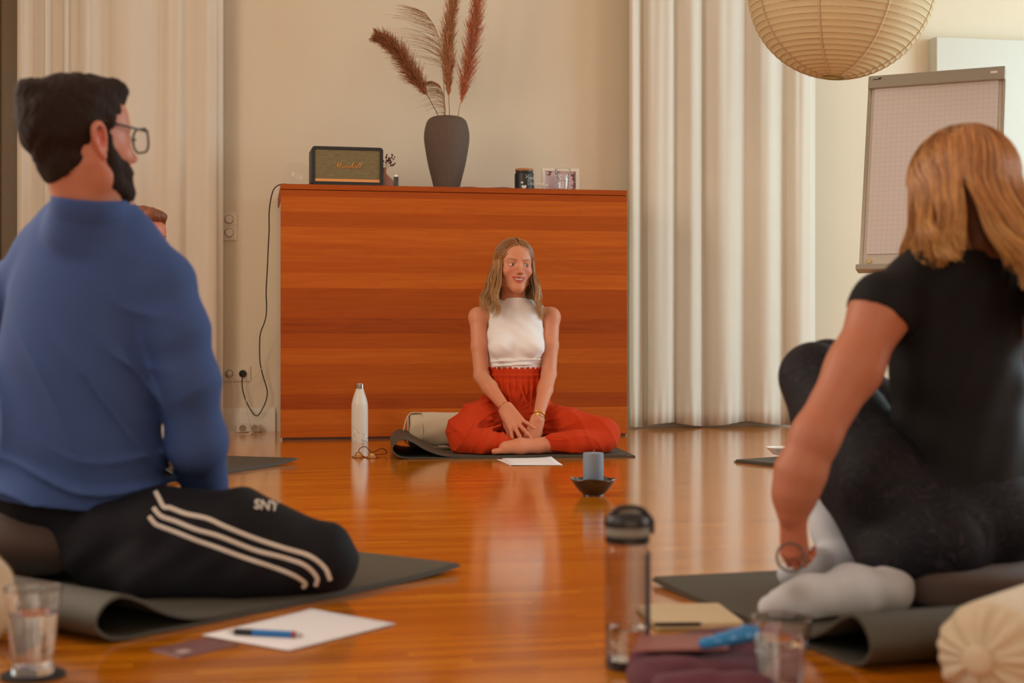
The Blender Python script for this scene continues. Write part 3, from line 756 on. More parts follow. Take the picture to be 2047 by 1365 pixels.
for i in range(8): g.box((-.063, -.0009, .088-i*.0085), (-.063+.045-.01*(i % 3 == 2), -.0006, .0895-i*.0085)); g2.box((.018, -.0009, .082-i*.0085), (.018+.038-.008*(i % 2), -.0006, .0835-i*.0085))
m_gp = mat('grey_print', L(140, 110, 112), .6); mk('text_lines', g, None, m_gp, t, smooth=False); mk('text_lines', g2, None, m_gp, t, smooth=False)
mk('stand', Geo().box((-.02, .009, .0), (.02, .011, .10), M=None), None, m_lam, t, smooth=False)
place(t, W(U(1120, .45), .45, ZT))

m_glass = glass('clear_glass'); m_water = glass('water', ior=1.33)
def tumbler(label, r0, r1, h, loc, water=None, group=None, z0=0., facets=0, name='drinking_glass', base=.010, wall=.0022):
    """r0 foot radius, r1 rim radius"""
    t = thing(name, label, 'glass', loc, group); seg = 72
    out = [(0, .0), (r0*.92, .0), (r0, .003), (r0*1.01, h*.12), (r0+(r1-r0)*.55, h*.55), (r1, h*.985), (r1-.0004, h)]
    inn = [(r1-wall*.8, h), (r1-wall, h*.985), (r0+(r1-r0)*.55-wall, h*.55), (r0-wall, h*.16), (r0*.8, base), (0, base)]
    def ring(prof, flute):
        V = []
        for rr, z in prof:
            for k in range(seg):
                a = 2*PI*k/seg; q = rr
                if flute and .1*h < z < .8*h: q = rr-.0012*abs(math.sin(a*facets/2))**.5
                V.append((q*math.cos(a), q*math.sin(a), z))
        return V
    o1 = catmull([(a, b) for a, b in out], 5); i1 = catmull([(a, b) for a, b in inn], 5); o1[:, 0] = np.maximum(o1[:, 0], 0); i1[:, 0] = np.maximum(i1[:, 0], 0)
    o1[:, 1] = np.clip(o1[:, 1], 0, h); i1[:, 1] = np.clip(i1[:, 1], base, h)
    V = ring(list(map(tuple, o1))+list(map(tuple, i1)), facets); n = len(o1)+len(i1); F_ = []
    for i in range(n-1):
        for k in range(seg): k2 = (k+1) % seg; F_.append((i*seg+k, i*seg+k2, (i+1)*seg+k2, (i+1)*seg+k))
    V = np.array(V)+np.array(loc); mk('glass_body', V, F_, m_glass, t)
    if water:
        pf = [(0, base+.0004), (r0*.8-.0004, base+.0004), (r0-wall-.0004, h*.16), (r0+(r1-r0)*(water*.98)-wall-.0006, h*water)]
        wl = Geo().lathe([tuple(np.maximum(q, 0)) for q in catmull(pf, 4)]+[(0, h*water)], 48, Matrix.Translation(Vector([float(x) for x in loc]))); mk('water', wl, None, m_water, t, angle=50)
    return t
gl = W(U(1125, .60), .60, ZT)
tumbler('clear glass standing on the cabinet, lower one of two nested glasses', .026, .032, .088, tuple(gl), group='nested glasses on the cabinet', facets=12)
tumbler('clear glass nested upside in the top of another on the cabinet', .024, .041, .060, (gl.x, gl.y, gl.z+.0515), group='nested glasses on the cabinet', facets=12, base=.006)

# thin glass globe behind the speaker, at the left end
ug, dg = ray(594, .45); rg = .068
o = mk('glass_globe_vase', Geo().lathe([(rg*math.sin(a)*1.0, rg*.98-rg*math.cos(a)) for a in np.linspace(.25, PI-.45, 30)], 48), None, glass('blown_glass', thin=True, rim=.22), loc=(0, 0, 0),
       label='thin round clear glass vase behind the left side of the loudspeaker', cat='vase'); place(o, W(ug, .45, ZT))

# ------------------------------------------------------------------ wall fittings and cables
m_sw = mat('cream_plastic', L(222, 206, 184), .35, var=.02)
t = thing('light_switch', 'cream double rotary dimmer switch plate on the wall beside the curtain', 'light switch', (0, 0, 0))
d_ = ray(458, 0)[1]; pxm = FPX/d_; sw_ = .075
mk('plate', Geo().box((-.041, -.009, 0), (.041, 0, .152)), None, m_sw, t, smooth=False, bevel=.002)
for k in (0, 1):
    zc = .112-.071*k
    mk('insert', Geo().box((-.031, -.0125, zc-.031), (.031, -.0092, zc+.031)), None, m_sw, t, smooth=False, bevel=.0015)
    mk('gap_shade_ring', Geo().lathe([(.0225, .0126), (.0242, .0126), (.0242, .0131), (.0225, .0131)], 32, Matrix.Translation((0, .0, zc)) @ RX, closed=True), None, mat('switch_gap_shade', L(120, 98, 74), .8), t, smooth=False)  # dark ring painted as the shade in the gap round the knob
    mk('knob', Geo().lathe([(.0, .013), (.021, .013), (.0205, .024), (.0185, .027), (0, .027)], 32, Matrix.Translation((0, .0, zc)) @ RX), None, m_sw, t, angle=40)
place(t, W(U(458, 0), 0.0005, Z(458, 481, 0)))
t = thing('wall_socket', 'cream double wall socket low on the wall left of the cabinet', 'socket', (0, 0, 0))
mk('plate', Geo().box((-.076, -.009, 0), (.076, 0, .081)), None, m_sw, t, smooth=False, bevel=.002)
for k in (0, 1):
    xc = -.0355+.071*k
    mk('socket_insert', Geo().box((xc-.031, -.0125, .0095), (xc+.031, -.0092, .0715)), None, m_sw, t, smooth=False, bevel=.0015)
    mk('socket_well', Geo().lathe([(.0, .0128), (.020, .0128), (.020, .0140), (.0215, .0140), (.0215, .0127)], 32, Matrix.Translation((xc, 0, .0405)) @ RX), None, mat('socket_shadow', L(150, 134, 112), .6), t, angle=40)
place(t, W(U(472, 0), 0.0005, Z(472, 762, 0)))
def wp(px, py, v): u, d = ray(px, v); return np.array(W(u, v, CAMZ+(CY-py)/FPX*d))
def plug(label, px, py, m, cableps, crad, mcab, clabel):
    c = wp(px, py, .016); t = thing('power_plug', label, 'plug', c)
    M = Matrix.Translation(Vector(c)) @ Matrix.Rotation(TH, 4, 'Z') @ RX
    mk('plug_body', Geo().lathe([(0, -.001), (.0175, -.001), (.018, .012), (.015, .018), (.008, .024), (.006, .030), (0, .030)], 28, M), None, m, t, angle=40)
    g = Geo().tube(catmull(cableps, 8), crad, 8); mk('cable', g, None, mcab, t)
m_blk = mat('black_rubber', L(22, 18, 18), .5, var=.1); m_wc = mat('white_cable', L(208, 196, 178), .5, var=.03)
c_ = wp(485, 745, .045)
# the black mains lead of the loudspeaker: from the socket, over the cabinet edge to the speaker
tl = [wp(485, 748, .046), wp(484, 770, .05), wp(490, 797, .05), wp(503, 822, .05), wp(513, 831, .05), wp(522, 822, .05), wp(532, 800, .05), wp(534, 780, .05), wp(526, 752, .05), wp(520, 725, .06), wp(519, 690, .10),
      wp(521, 665, .14), wp(530, 640, .2), wp(533, 615, .3), wp(532, 585, .4), wp(534, 545, .5), wp(536, 500, .52), wp(538, 460, .55), wp(538, 425, .57), wp(542, 395, .6), wp(549, 376, .62),
      np.array(W(CW0+.01, .62, CH+.006)), np.array(W(CW0+.06, .60, CH+.004)), np.array(SPK)+np.array((-.20, .04, .012)), np.array(SPK)+np.array((-.155, .12, .03)), np.array(SPK)+np.array((-.14, .19, .035))]
plug('black plug in the double wall socket, its cable rising to the loudspeaker', 485, 747, m_blk, tl, .0030, m_blk, '')
plug('white plug in the left half of the double wall socket', 458, 747, m_wc, [wp(459, 750, .046), wp(465, 765, .05), wp(468, 790, .05), wp(466, 815, .05), wp(458, 845, .05), np.array(W(U(452, .06), .07, .008)), np.array(W(U(468, .1), .12, .004)), np.array(W(U(490, .1), .10, .004))], .0018, m_wc, '')
t = thing('power_strip', 'white power strip lying on the floor against the skirting board', 'power strip', (0, 0, 0))
mk('housing', Geo().prism(rounded_rect(.135, .05, .024, 8), 0, .042), None, m_wc, t, bevel=.006, angle=40)
for sx in (-.028, .035): mk('socket_well', Geo().lathe([(.0, .0257), (.017, .0257), (.0185, .0262), (.0185, .0255)], 28, Matrix.Translation((sx, 0, .021)) @ RX), None, bpy.data.materials['socket_shadow'], t, angle=40)
place(t, W(U(496, .05), .06, .0))
t = thing('charging_cable', 'thin white cable rising from the power strip to the cabinet side', 'cable', wp(500, 855, .09))
g = Geo().tube(catmull([wp(500, 856, .095), wp(497, 835, .08), wp(493, 815, .06), wp(491, 790, .05), wp(493, 770, .05), wp(505, 758, .05), wp(524, 735, .06), wp(540, 705, .08), wp(554, 672, .1)], 8), .0016, 6)
mk('lead', g, None, m_wc, t)
g = Geo().tube(catmull([np.array(W(U(478, .16), .19, .003)), np.array(W(U(466, .2), .22, .003)), np.array(W(U(462, .24), .28, .003)), np.array(W(U(480, .26), .26, .003)), np.array(W(U(498, .25), .26, .004))], 8), .0016, 6); mk('loose_lead', g, None, m_wc, t)
mk('connector', Geo().box((-.012, -.008, .0), (.012, .008, .012), Matrix.Translation(W(U(502, .26), .26, .0)) @ Matrix.Rotation(1.0, 4, 'Z')), None, m_wc, t, bevel=.003)

# ------------------------------------------------------------------ right of the curtain: white cupboard, flip chart, paper lantern
uc0, dc0 = ray(1872, .10); ztp = Z(1872, 72, .10)
t = thing('wall_cupboard', 'tall shallow white cupboard on the wall behind the flip chart', 'cupboard', (0, 0, 0))
m_wcup = mat('white_lacquer', L(206, 204, 192), .35, var=.02)
mk('carcass', Geo().box((0, .0205, 0), (1.0, .0995, ztp)), None, m_wcup, t, smooth=False, bevel=.003)
mk('door', Geo().box((.002, 0, .03), (.998, .020, ztp-.004)), None, m_wcup, t, smooth=False, bevel=.003)
mk('handle', Geo().tube(catmull([(.93, 0, 1.0), (.93, -.03, 1.01), (.93, -.03, 1.13), (.93, 0, 1.14)], 5), .005, 8), None, mat('chrome', L(200, 200, 198), .2, 1.), t)
place(t, W(uc0, .10))

A = P(1740, 157, 7.10); B = P(2008, 136, 6.83); ex = B-A; wB = np.linalg.norm(ex); ex /= wB; exh = ex*np.array((1, 1, 0)); exh /= np.linalg.norm(exh)
nr = np.array((exh[1], -exh[0], 0)); lean = .24; hB = .99; up = np.array((0, 0, 1.))*math.cos(.25)-nr*math.sin(.25)
C0 = A+(B-A)/2; C0[2] = (A[2]+B[2])/2; nf = np.cross(exh, up); nf = nf if np.dot(nf, nr) > 0 else -nf
MF = Matrix(((exh[0], -nf[0], up[0], C0[0]), (exh[1], -nf[1], up[1], C0[1]), (exh[2], -nf[2], up[2], C0[2]), (0, 0, 0, 1)))   # x across, y into the board, z up, origin top centre
t = thing('flip_chart', 'grey flip chart easel with blank squared pad, tilted beside the curtain', 'flip chart', (C0[0], C0[1], 0))
m_fgrey = mat('warm_grey_paint', L(158, 150, 136), .45, var=.02); m_falu = mat('aluminium', L(176, 168, 156), .35, .7)
g = Geo().box((-wB/2, .004, -hB), (wB/2, .018, -.05), MF); mk('board', g, None, mat('board_enamel', L(200, 190, 176), .4, var=.02), t, smooth=False)
for sx in (-1, 1): mk('edge_rail', Geo().box((sx*wB/2-.008, -.004, -hB), (sx*wB/2+.008, .022, -.05), MF), None, m_falu, t, smooth=False, bevel=.003)
cl_ = mk('clamp_bar', Geo().box((-wB/2-.006, -.022, -.062), (wB/2+.006, .024, .004), MF), None, m_fgrey, t, smooth=False, bevel=.005)
mk('hang_hole', Geo().prism(rounded_rect(.034, .012, .0058), .0, .0015, MF @ Matrix.Translation((wB/2-.045, -.0215, -.026)) @ RX), None, m_paper, cl_, smooth=False)
mk('maker_mark', Geo().box((-wB/2+.018, -.0226, -.020), (-wB/2+.055, -.0221, -.016), MF).box((-wB/2+.045, -.0226, -.016), (-wB/2+.060, -.0221, -.010), MF), None, m_blk, cl_, smooth=False)
def gridmat():
    m, nt, b = _mat('squared_paper'); tc = N(nt, 'ShaderNodeTexCoord'); br = N(nt, 'ShaderNodeTexBrick'); br.offset = 0.
    mp = N(nt, 'ShaderNodeMapping'); nt.links.new(tc.outputs['UV'], mp.inputs[0]); nt.links.new(mp.outputs[0], br.inputs[0])
    br.inputs['Color1'].default_value = br.inputs['Color2'].default_value = L(212, 202, 200)+(1,); br.inputs['Mortar'].default_value = L(198, 189, 187)+(1,)
    br.inputs['Scale'].default_value = 1.; br.inputs['Mortar Size'].default_value = .0012; br.inputs['Brick Width'].default_value = .025; br.inputs['Row Height'].default_value = .025
    nt.links.new(br.outputs[0], b.inputs['Base Color']); b.inputs['Roughness'].default_value = .75; return m
pw, ph = wB-.05, .86
o = mk('paper_pad', Geo().box((-pw/2, -.004, -.06-ph), (pw/2, .0035, -.055), MF), None, gridmat(), t, smooth=False)
uvl = o.data.uv_layers.new(name='UV'); Mi = MF.inverted(); offv = Vector((C0[0], C0[1], 0))
for lp in o.data.loops: q = Mi @ (o.data.vertices[lp.vertex_index].co+offv); uvl.data[lp.index].uv = (q.x, q.z)
mk('pen_tray', Geo().box((-wB/2-.012, -.055, -hB-.022), (wB/2+.012, .01, -hB-.004), MF).box((-wB/2-.012, -.058, -hB-.022), (wB/2+.012, -.054, -hB+.004), MF), None, m_fgrey, t, smooth=False, bevel=.003)
mk('magnet', Geo().lathe([(0, 0), (.013, 0), (.013, .006), (.011, .008), (0, .008)], 24, MF @ Matrix.Translation((-wB/2+.038, .003, -hB+.035)) @ RX), None, mat('cream_knob', L(206, 178, 130), .4), t, angle=40)
def w3(q): return np.array(MF @ Vector(q))
for sx in (-1, 1):
    a = w3((sx*.24, .03, -.75)); e = a+np.array((0, 0, 0)); e = np.array((a[0]+exh[0]*sx*.08+nr[0]*.10, a[1]+exh[1]*sx*.08+nr[1]*.10, .012))
    mk('leg', Geo().tube(np.array([w3((sx*.20, .03, -.1)), a, e]), .011, 10), None, m_falu, t)
a = w3((0, .03, -.3)); e = np.array((a[0]-nr[0]*.55, a[1]-nr[1]*.55, .012)); mk('leg', Geo().tube(np.array([a, (a+e)/2, e]), .011, 10), None, m_falu, t)

# paper lantern
RL = .402; cl = P(1681, -22, 6.2); t = thing('paper_lantern', 'large round ribbed rice paper lantern hanging in front of the curtain', 'lamp', tuple(cl))
rows = 40; prof = []
for i in range(rows):
    a0 = math.radians(7)+(PI-math.radians(14))*i/rows; a1 = math.radians(7)+(PI-math.radians(14))*(i+1)/rows
    for q in range(4):
        f = q/4; a = PI-(a0+(a1-a0)*f); dip = .0035*math.sin(PI*f); prof.append(((RL-dip)*math.sin(a), (RL-dip)*math.cos(a)*.97))
prof.append(((RL)*math.sin(PI-a1), RL*math.cos(PI-a1)*.97))
ML = Matrix.Translation(Vector(cl)) @ Matrix.Rotation(math.radians(5), 4, 'Y') @ Matrix.Rotation(.2, 4, 'Z')
def open_lathe(prof, seg, M):
    V = []; F_ = []
    for r_, z in prof:
        for k in range(seg):
            a = 2*PI*k/seg; rr = r_-(.0012*math.cos(k*PI*2/ (seg/8)) if 1 else 0); V.append((rr*math.cos(a), rr*math.sin(a), z))
    for i in range(len(prof)-1):
        for k in range(seg): k2 = (k+1) % seg; F_.append((i*seg+k, i*seg+k2, (i+1)*seg+k2, (i+1)*seg+k))
    return xf(V, M), F_
V, F_ = open_lathe(prof, 128, ML)
sh_ = mk('shade', V, F_, mat('rice_paper', L(240, 226, 188), .8, var=.03, scale=30, translucent=.45), t, solid=.0006)
g = Geo()
for i in range(rows+1):
    a = PI-(math.radians(7)+(PI-math.radians(14))*i/rows); r_ = (RL+.0006)*math.sin(a); z = (RL+.0006)*math.cos(a)*.97
    c = [(r_*math.cos(b), r_*math.sin(b), z) for b in np.linspace(0, 2*PI, 65)]; g.tube(xf(c, ML), .0010, 4, caps=False)
mk('wire_rib', g, None, mat('rib_wire', L(176, 148, 104), .6), sh_)
g = Geo()
for k in range(8):
    b = 2*PI*k/8+.15; c = []
    for a in np.linspace(math.radians(8), math.radians(172), 60): c.append(((RL+.0004)*math.sin(a)*math.cos(b), (RL+.0004)*math.sin(a)*math.sin(b), (RL+.0004)*math.cos(a)*.97))
    c = np.array(c); tt = np.array((-math.sin(b), math.cos(b), 0))*.0045; V = np.concatenate([c-tt, c+tt]); n = len(c)
    g.add(xf(V, ML), [(i, i+1, n+i+1, n+i) for i in range(n-1)])
mk('seam', g, None, mat('paper_seam', L(206, 176, 138), .8), sh_, solid=.0004)
rb = RL*math.sin(math.radians(7)); zb_ = -RL*math.cos(math.radians(7))*.97
g = Geo(); g.tube(xf([(rb*math.cos(b), rb*math.sin(b), zb_) for b in np.linspace(0, 2*PI, 40)], ML), .002, 6, caps=False); g.tube(xf([(-rb, 0, zb_), (0, .0, zb_+.004), (rb, 0, zb_)], ML), .0015, 6)
mk('bottom_ring', g, None, mat('ring_wire', L(120, 96, 60), .5), t)
mk('cord', Geo().tube(np.array([cl+np.array((0, 0, RL*.9)), cl+np.array((0, 0, .8)), np.array((cl[0], cl[1], HC))]), .003, 8), None, m_paper, t)
# ------------------------------------------------------------------ yoga mats folded in half
m_mat = mat('olive_black_foam', L(72, 68, 56), .62, var=.08, scale=40, bump=.35, bscale=900)
def folded_mat(corner, ang, side, length, label, loop=.078, width=.61, thick=.0055, short=.03, lift=0., wave=.0, group='folded yoga mats', loop_at=None):
    """corner = far open corner on the floor (x, y); ang = direction (deg) from corner to the rolled end; side +1/-1 where the width goes"""
    a = math.radians(ang); lx, ly = math.cos(a), math.sin(a); wx, wy = -ly*side, lx*side
    h = thick/2+.0008; k = loop/.078
    pts = [(0, h), (length*.5, h), (length-.22, h), (length-.12, h+.001), (length-.06, h+.001), (length-.02, .012*k), (length+.004, .036*k), (length-.012, .064*k), (length-.045, .0755*k), (length-.085, .062*k), (length-.125, .040*k),
           (length-.17, .022*k), (length-.22, thick*1.5+.004), (length-.30, thick*1.5+.0015), (length*.4, thick*1.5+.0012), (short, thick*1.5+.0012)]
    c = catmull(pts, 7); t = np.gradient(c, axis=0); t /= np.linalg.norm(t, axis=1)[:, None]; n = np.stack([-t[:, 1], t[:, 0]], 1)
    ring = np.concatenate([c+n*thick/2, (c-n*thick/2)[::-1]]); ring[:, 1] = np.maximum(ring[:, 1], .0005)
    nw = 24; V = []
    for j in range(nw+1):
        w = width*j/nw
        for s, z in ring:
            zz = z+(lift*(1-s/(length*.25))**2 if lift and s < length*.25 else 0)*(.4+.6*(1-j/nw))+wave*math.sin(s*9+j*.2)**2*(1 if z > thick*1.6 else 0)
            V.append((corner[0]+lx*s+wx*w, corner[1]+ly*s+wy*w, zz))
    m = len(ring); F_ = []
    for j in range(nw):
        for i in range(m): i2 = (i+1) % m; F_.append((j*m+i, j*m+i2, (j+1)*m+i2, (j+1)*m+i))
    hm = m//2
    for i in range(hm-1): F_.append((i, m-1-i, m-2-i, i+1)); F_.append((nw*m+i, nw*m+i+1, nw*m+m-2-i, nw*m+m-1-i))
    return mk('yoga_mat', V, F_, m_mat, angle=40, label=label, cat='yoga mat', group=group, loc=(corner[0]+lx*length/2+wx*width/2, corner[1]+ly*length/2+wy*width/2, 0))
gA = G(920, 1143); gB = G(195, 1293)
angM = math.degrees(math.atan2(gB[1]-gA[1], gB[0]-gA[0])); lenM = math.hypot(gB[0]-gA[0], gB[1]-gA[1])
folded_mat(gA, angM, -1, lenM, 'dark olive folded yoga mat under the man in the blue shirt', short=.012, lift=.010)
gA = G(1270, 914); folded_mat(gA, 185.5, -1, 1.005, 'dark folded yoga mat under the woman in red trousers', loop=.085, short=.035)
gC = G(1304, 1168); folded_mat(gC, math.degrees(math.atan2(2.11-gC[1], .53-gC[0])), 1, math.hypot(.53-gC[0], 2.11-gC[1]), 'dark olive folded yoga mat under the blonde woman in black', loop=.082, short=.010, lift=.006)
folded_mat((-.853, 5.66), math.degrees(math.atan2(-.40, -.177)), -1, .95, 'dark folded yoga mat behind the man, only its tip visible', short=.02, lift=.012)
folded_mat((.888, 5.69), math.degrees(math.atan2(-.82, .57)), 1, .95, 'dark folded yoga mat half hidden behind the blonde woman\'s arm', short=.012)

# ------------------------------------------------------------------ bolsters and cushions
m_cream = mat('unbleached_cotton', L(206, 188, 158), .85, var=.05, scale=10, bump=.3, bscale=500, sheen=.2)
m_brown = mat('brown_cotton', L(72, 54, 44), .85, var=.08, scale=12, bump=.3, bscale=500, sheen=.15)
def bolster_surface(p0, ax, length, R, gather, seed, flat=1., nseg=96, button=.0, squash=.0):
    """round bolster from the centre of its near cap p0 along unit ax; gather = pleat depth on the caps"""
    r = np.random.RandomState(seed); ax = np.asarray(ax, float); ax /= np.linalg.norm(ax); e1 = np.cross((0, 0, 1.), ax); e1 /= np.linalg.norm(e1); e2 = np.cross(ax, e1)
    if e2[2] < 0: e2 = -e2
    prof = [(-.010, .0), (-.008, .12), (-.004, .24), (-.001, .36), (.002, .5), (.006, .66), (.014, .82), (.028, .94), (.05, .99), (.10, 1.), (length/2, 1.), (length-.10, 1.), (length-.05, .99), (length-.028, .94), (length-.014, .8), (length-.004, .55), (length, .25), (length, 0)]
    if not gather: prof = [(0, 0), (.0, .5), (.001, .86), (.004, .95), (.012, .99), (.03, 1.), (length/2, 1.01), (length-.03, 1.), (length-.01, .98), (length, .9), (length, .4), (length, 0)]
    c = catmull(prof, 6); ph = r.uniform(0, 6, 6); V = []
    for s, q in c:
        for k in range(nseg):
            a = 2*PI*k/nseg; rr = q*R
            if gather:
                ed = min(s, length-s); wgt = math.exp(-((ed-.012)/.035)**2)*min(1, q*2.2)
                pl = (math.sin(a*9+ph[0]+1.3*math.sin(a*2+ph[1]))*(.8+.5*math.sin(a*3+ph[4]))+.7*math.sin(a*17+ph[2]+math.sin(a*4)))*gather*wgt
                s2 = s-pl*.7*(1 if s < length/2 else -1); rr = rr+pl*.5
            else: s2 = s+.0015*math.sin(a*5+ph[3]); rr = rr+.0018*math.sin(a*7+s*30+ph[4])+.0015*math.sin(s*60+a*2)
            z = rr*math.sin(a)*flat
            if z < -R*flat*.86: z = -R*flat*.86-(z+R*flat*.86)*.0
            V.append(np.asarray(p0)+ax*s2+e1*rr*math.cos(a)*(1+.06)+e2*z)
    n = len(c); F_ = [(i*nseg+k, i*nseg+(k+1) % nseg, (i+1)*nseg+(k+1) % nseg, (i+1)*nseg+k) for i in range(n-1) for k in range(nseg)]
    return np.array(V), F_, e1, e2
# behind the woman in red
axb = np.array((CO, SI, 0)); Rb = .079; p0 = P(817, 850, 6.40); p0[2] = .013+Rb*.86
t = thing('bolster', 'cream cotton bolster with side handle lying behind the woman in red trousers', 'bolster', (p0[0]+.3, p0[1], .012))
V, F_, e1, e2 = bolster_surface(p0, axb, .62, Rb, 0, 1); mk('cushion', V, F_, m_cream, t, angle=60)
st = [p0+axb*.055+e2*Rb*1.0-e1*.02, p0+axb*.01+e2*Rb*1.0-e1*.02, p0-axb*.012+e2*Rb*.72-e1*.03, p0-axb*.026+e2*.01-e1*.035, p0-axb*.030-e2*Rb*.28-e1*.035, p0-axb*.012-e2*Rb*.70-e1*.03, p0+axb*.012-e2*Rb*.84-e1*.02, p0+axb*.05-e2*Rb*.84-e1*.02]
c = catmull(st, 6); V = np.concatenate([c-e1*.017, c+e1*.017]); n = len(c); mk('handle', V, [(i, i+1, n+i+1, n+i) for i in range(n-1)], m_cream, t, solid=.003)
g = Geo(); g.tube(np.array([p0+axb*.055+e2*Rb*1.008*math.sin(a)*(1 if math.sin(a) > -.86 else .86/abs(math.sin(a)))+e1*Rb*1.068*math.cos(a) for a in np.linspace(0, 2*PI, 50)]), .0011, 5, caps=False); mk('seam', g, None, mat('cream_seam', L(170, 150, 120), .9), t)
# lower right corner, nearest to the camera
ax2 = np.array((.66, .75, 0)); R2 = .074; p2 = P(1960, 1320, 1.92); p2[2] = .0015+R2*.86
t = thing('bolster', 'cream bolster with gathered round end in the lower right corner', 'bolster', (p2[0]+.15, p2[1]+.2, 0))
V, F_, e1, e2 = bolster_surface(p2, ax2, .60, R2, .0030, 4, nseg=200); mk('cushion', V, F_, m_cream, t)
ax2n = ax2/np.linalg.norm(ax2); Mb = Matrix(((e1[0], e2[0], -ax2n[0], 0), (e1[1], e2[1], -ax2n[1], 0), (e1[2], e2[2], -ax2n[2], 0), (0, 0, 0, 1))); Mb = Matrix.Translation(Vector(p2)) @ Mb
mk('button', Geo().lathe([tuple(q) for q in catmull([(.0, .006), (.018, .006), (.0205, .010), (.0185, .015), (.011, .0185), (0, .0195)], 5)], 40, Mb), None, m_cream, t)
# left edge
t = thing('bolster', 'cream bolster end cut off by the left edge, behind the water glass', 'bolster', (-.95, 2.3, 0)); R3 = .094
p3 = np.array((-.868, 2.25, .001+R3*.86)); V, F_, e1, e2 = bolster_surface(p3, (-.80, .60, 0), .60, R3, 0, 6, flat=1.); mk('cushion', V, F_, m_cream, t, angle=60)
# brown meditation cushions
def cushion(c, rx, ry, h, yaw, label, loc_z, pw_=2.6, seam=True):
    t = thing('meditation_cushion', label, 'cushion', (c[0], c[1], loc_z)); V = []; ns, nr = 72, 26; F_ = []
    M = Matrix.Translation((c[0], c[1], loc_z)) @ Matrix.Rotation(math.radians(yaw), 4, 'Z')
    for i in range(nr+1):
        a = PI*i/nr-PI/2; cr = abs(math.cos(a))**(2/pw_); z = h/2+h/2*math.copysign(abs(math.sin(a))**(2/pw_), math.sin(a))
        for k in range(ns):
            b = 2*PI*k/ns; cx = math.copysign(abs(math.cos(b))**.8, math.cos(b)); sy = math.copysign(abs(math.sin(b))**.8, math.sin(b)); w = 1+.006*math.sin(b*26)*cr
            V.append((rx*cr*cx*w, ry*cr*sy*w, z))
    for i in range(nr):
        for k in range(ns): k2 = (k+1) % ns; F_.append((i*ns+k, i*ns+k2, (i+1)*ns+k2, (i+1)*ns+k))
    mk('cushion_body', xf(V, M), F_, m_brown, t); return t, M
tm, Mm = cushion(P(92, 1100, 2.93), .185, .17, .155, 0, 'dark brown meditation cushion under the man in the blue shirt', .0135, 1.9)
q = P(263, 1188, 2.80); mk('tag', Geo().lathe([(0, 0), (.011, 0), (.012, .003), (.0, .005)], 20, Matrix.Translation(Vector(q)) @ RX), None, m_paper, tm, label='small round white tag')
c_ = P(1960, 1200, 2.66); cushion(c_, .185, .20, .075, 10, 'low dark brown seat cushion under the blonde woman in black', .0135, 5.)

# ------------------------------------------------------------------ bottles, glasses, candle, papers
m_steel = mat('brushed_steel', L(196, 188, 178), .25, 1., var=.03)
bl = G(719, 883); k_ = FPX/bl[1]; H = (883-766)/k_; R = 16.5/k_
t = thing('steel_water_bottle', 'white marbled steel water bottle standing before the wooden cabinet', 'bottle', tuple(bl))
def marble():
    m, nt, b = _mat('white_marble_paint'); tc = N(nt, 'ShaderNodeTexCoord'); no = N(nt, 'ShaderNodeTexNoise'); no.inputs['Scale'].default_value = 14; no.inputs['Detail'].default_value = 8; no.inputs['Distortion'].default_value = 1.8
    nt.links.new(tc.outputs['Object'], no.inputs[0]); a = math_n(nt, 'ABSOLUTE', math_n(nt, 'SUBTRACT', no.outputs[0], .5))
    sx = N(nt, 'ShaderNodeSeparateXYZ'); nt.links.new(tc.outputs['Object'], sx.inputs[0]); z = math_n(nt, 'MULTIPLY', sx.outputs[2], 2.2)
    c = ramp(nt, math_n(nt, 'ADD', a, math_n(nt, 'MULTIPLY', z, .12)), [(0, L(96, 92, 90)), (.012, L(150, 146, 140)), (.028, L(226, 222, 212)), (1, L(232, 228, 218))])
    nt.links.new(c, b.inputs['Base Color']); b.inputs['Roughness'].default_value = .35; return m
pb = [(0, 0), (R*.93, 0), (R, H*.03), (R, H*.55), (R*.93, H*.68), (R*.70, H*.80), (R*.53, H*.87), (R*.49, H*.905), (R*.49, H*.91)]
mk('body', Geo().lathe([tuple(np.maximum(q, 0)) for q in catmull(pb, 6)]+[(0, H*.91)], 48, Matrix.Translation(Vector(bl))), None, marble(), t, angle=60)
mk('cap', Geo().lathe([(0, H*.9103), (R*.52, H*.9103), (R*.54, H*.93), (R*.56, H*.985), (R*.50, H), (0, H)], 40, Matrix.Translation(Vector(bl))), None, m_steel, t, angle=30)

# finger cymbals on a leather cord
m_bronze = mat('polished_bronze', L(206, 158, 104), .22, 1., var=.08, scale=60)
cA = G(717, 914); cB = G(744, 915); t = thing('finger_cymbals', 'pair of small bronze finger cymbals on a dark cord beside the white bottle', 'cymbals', tuple((cA+cB)/2))
for c in (cA, cB): mk('cymbal', Geo().lathe([(.030, .0005), (.031, .0012), (.022, .006), (.016, .010), (.014, .016), (.009, .021), (.0, .022), ], 40, Matrix.Translation(Vector(c))), None, m_bronze, t, angle=50)
mk('cord', Geo().tube(catmull([cA+(0, 0, .021), cA+(.004, .0, .036), cA+(.025, .01, .044), cB+(-.016, .0, .036), cB+(0, 0, .022), cB+(.012, .01, .026), cB+(.035, .03, .036), cB+(.052, .06, .026), cB+(.048, .10, .010), cB+(.02, .09, .006), cB+(.0, .05, .012), cB+(0, 0, .023)], 8), .0017, 8), None, mat('leather_cord', L(60, 34, 24), .6), t)

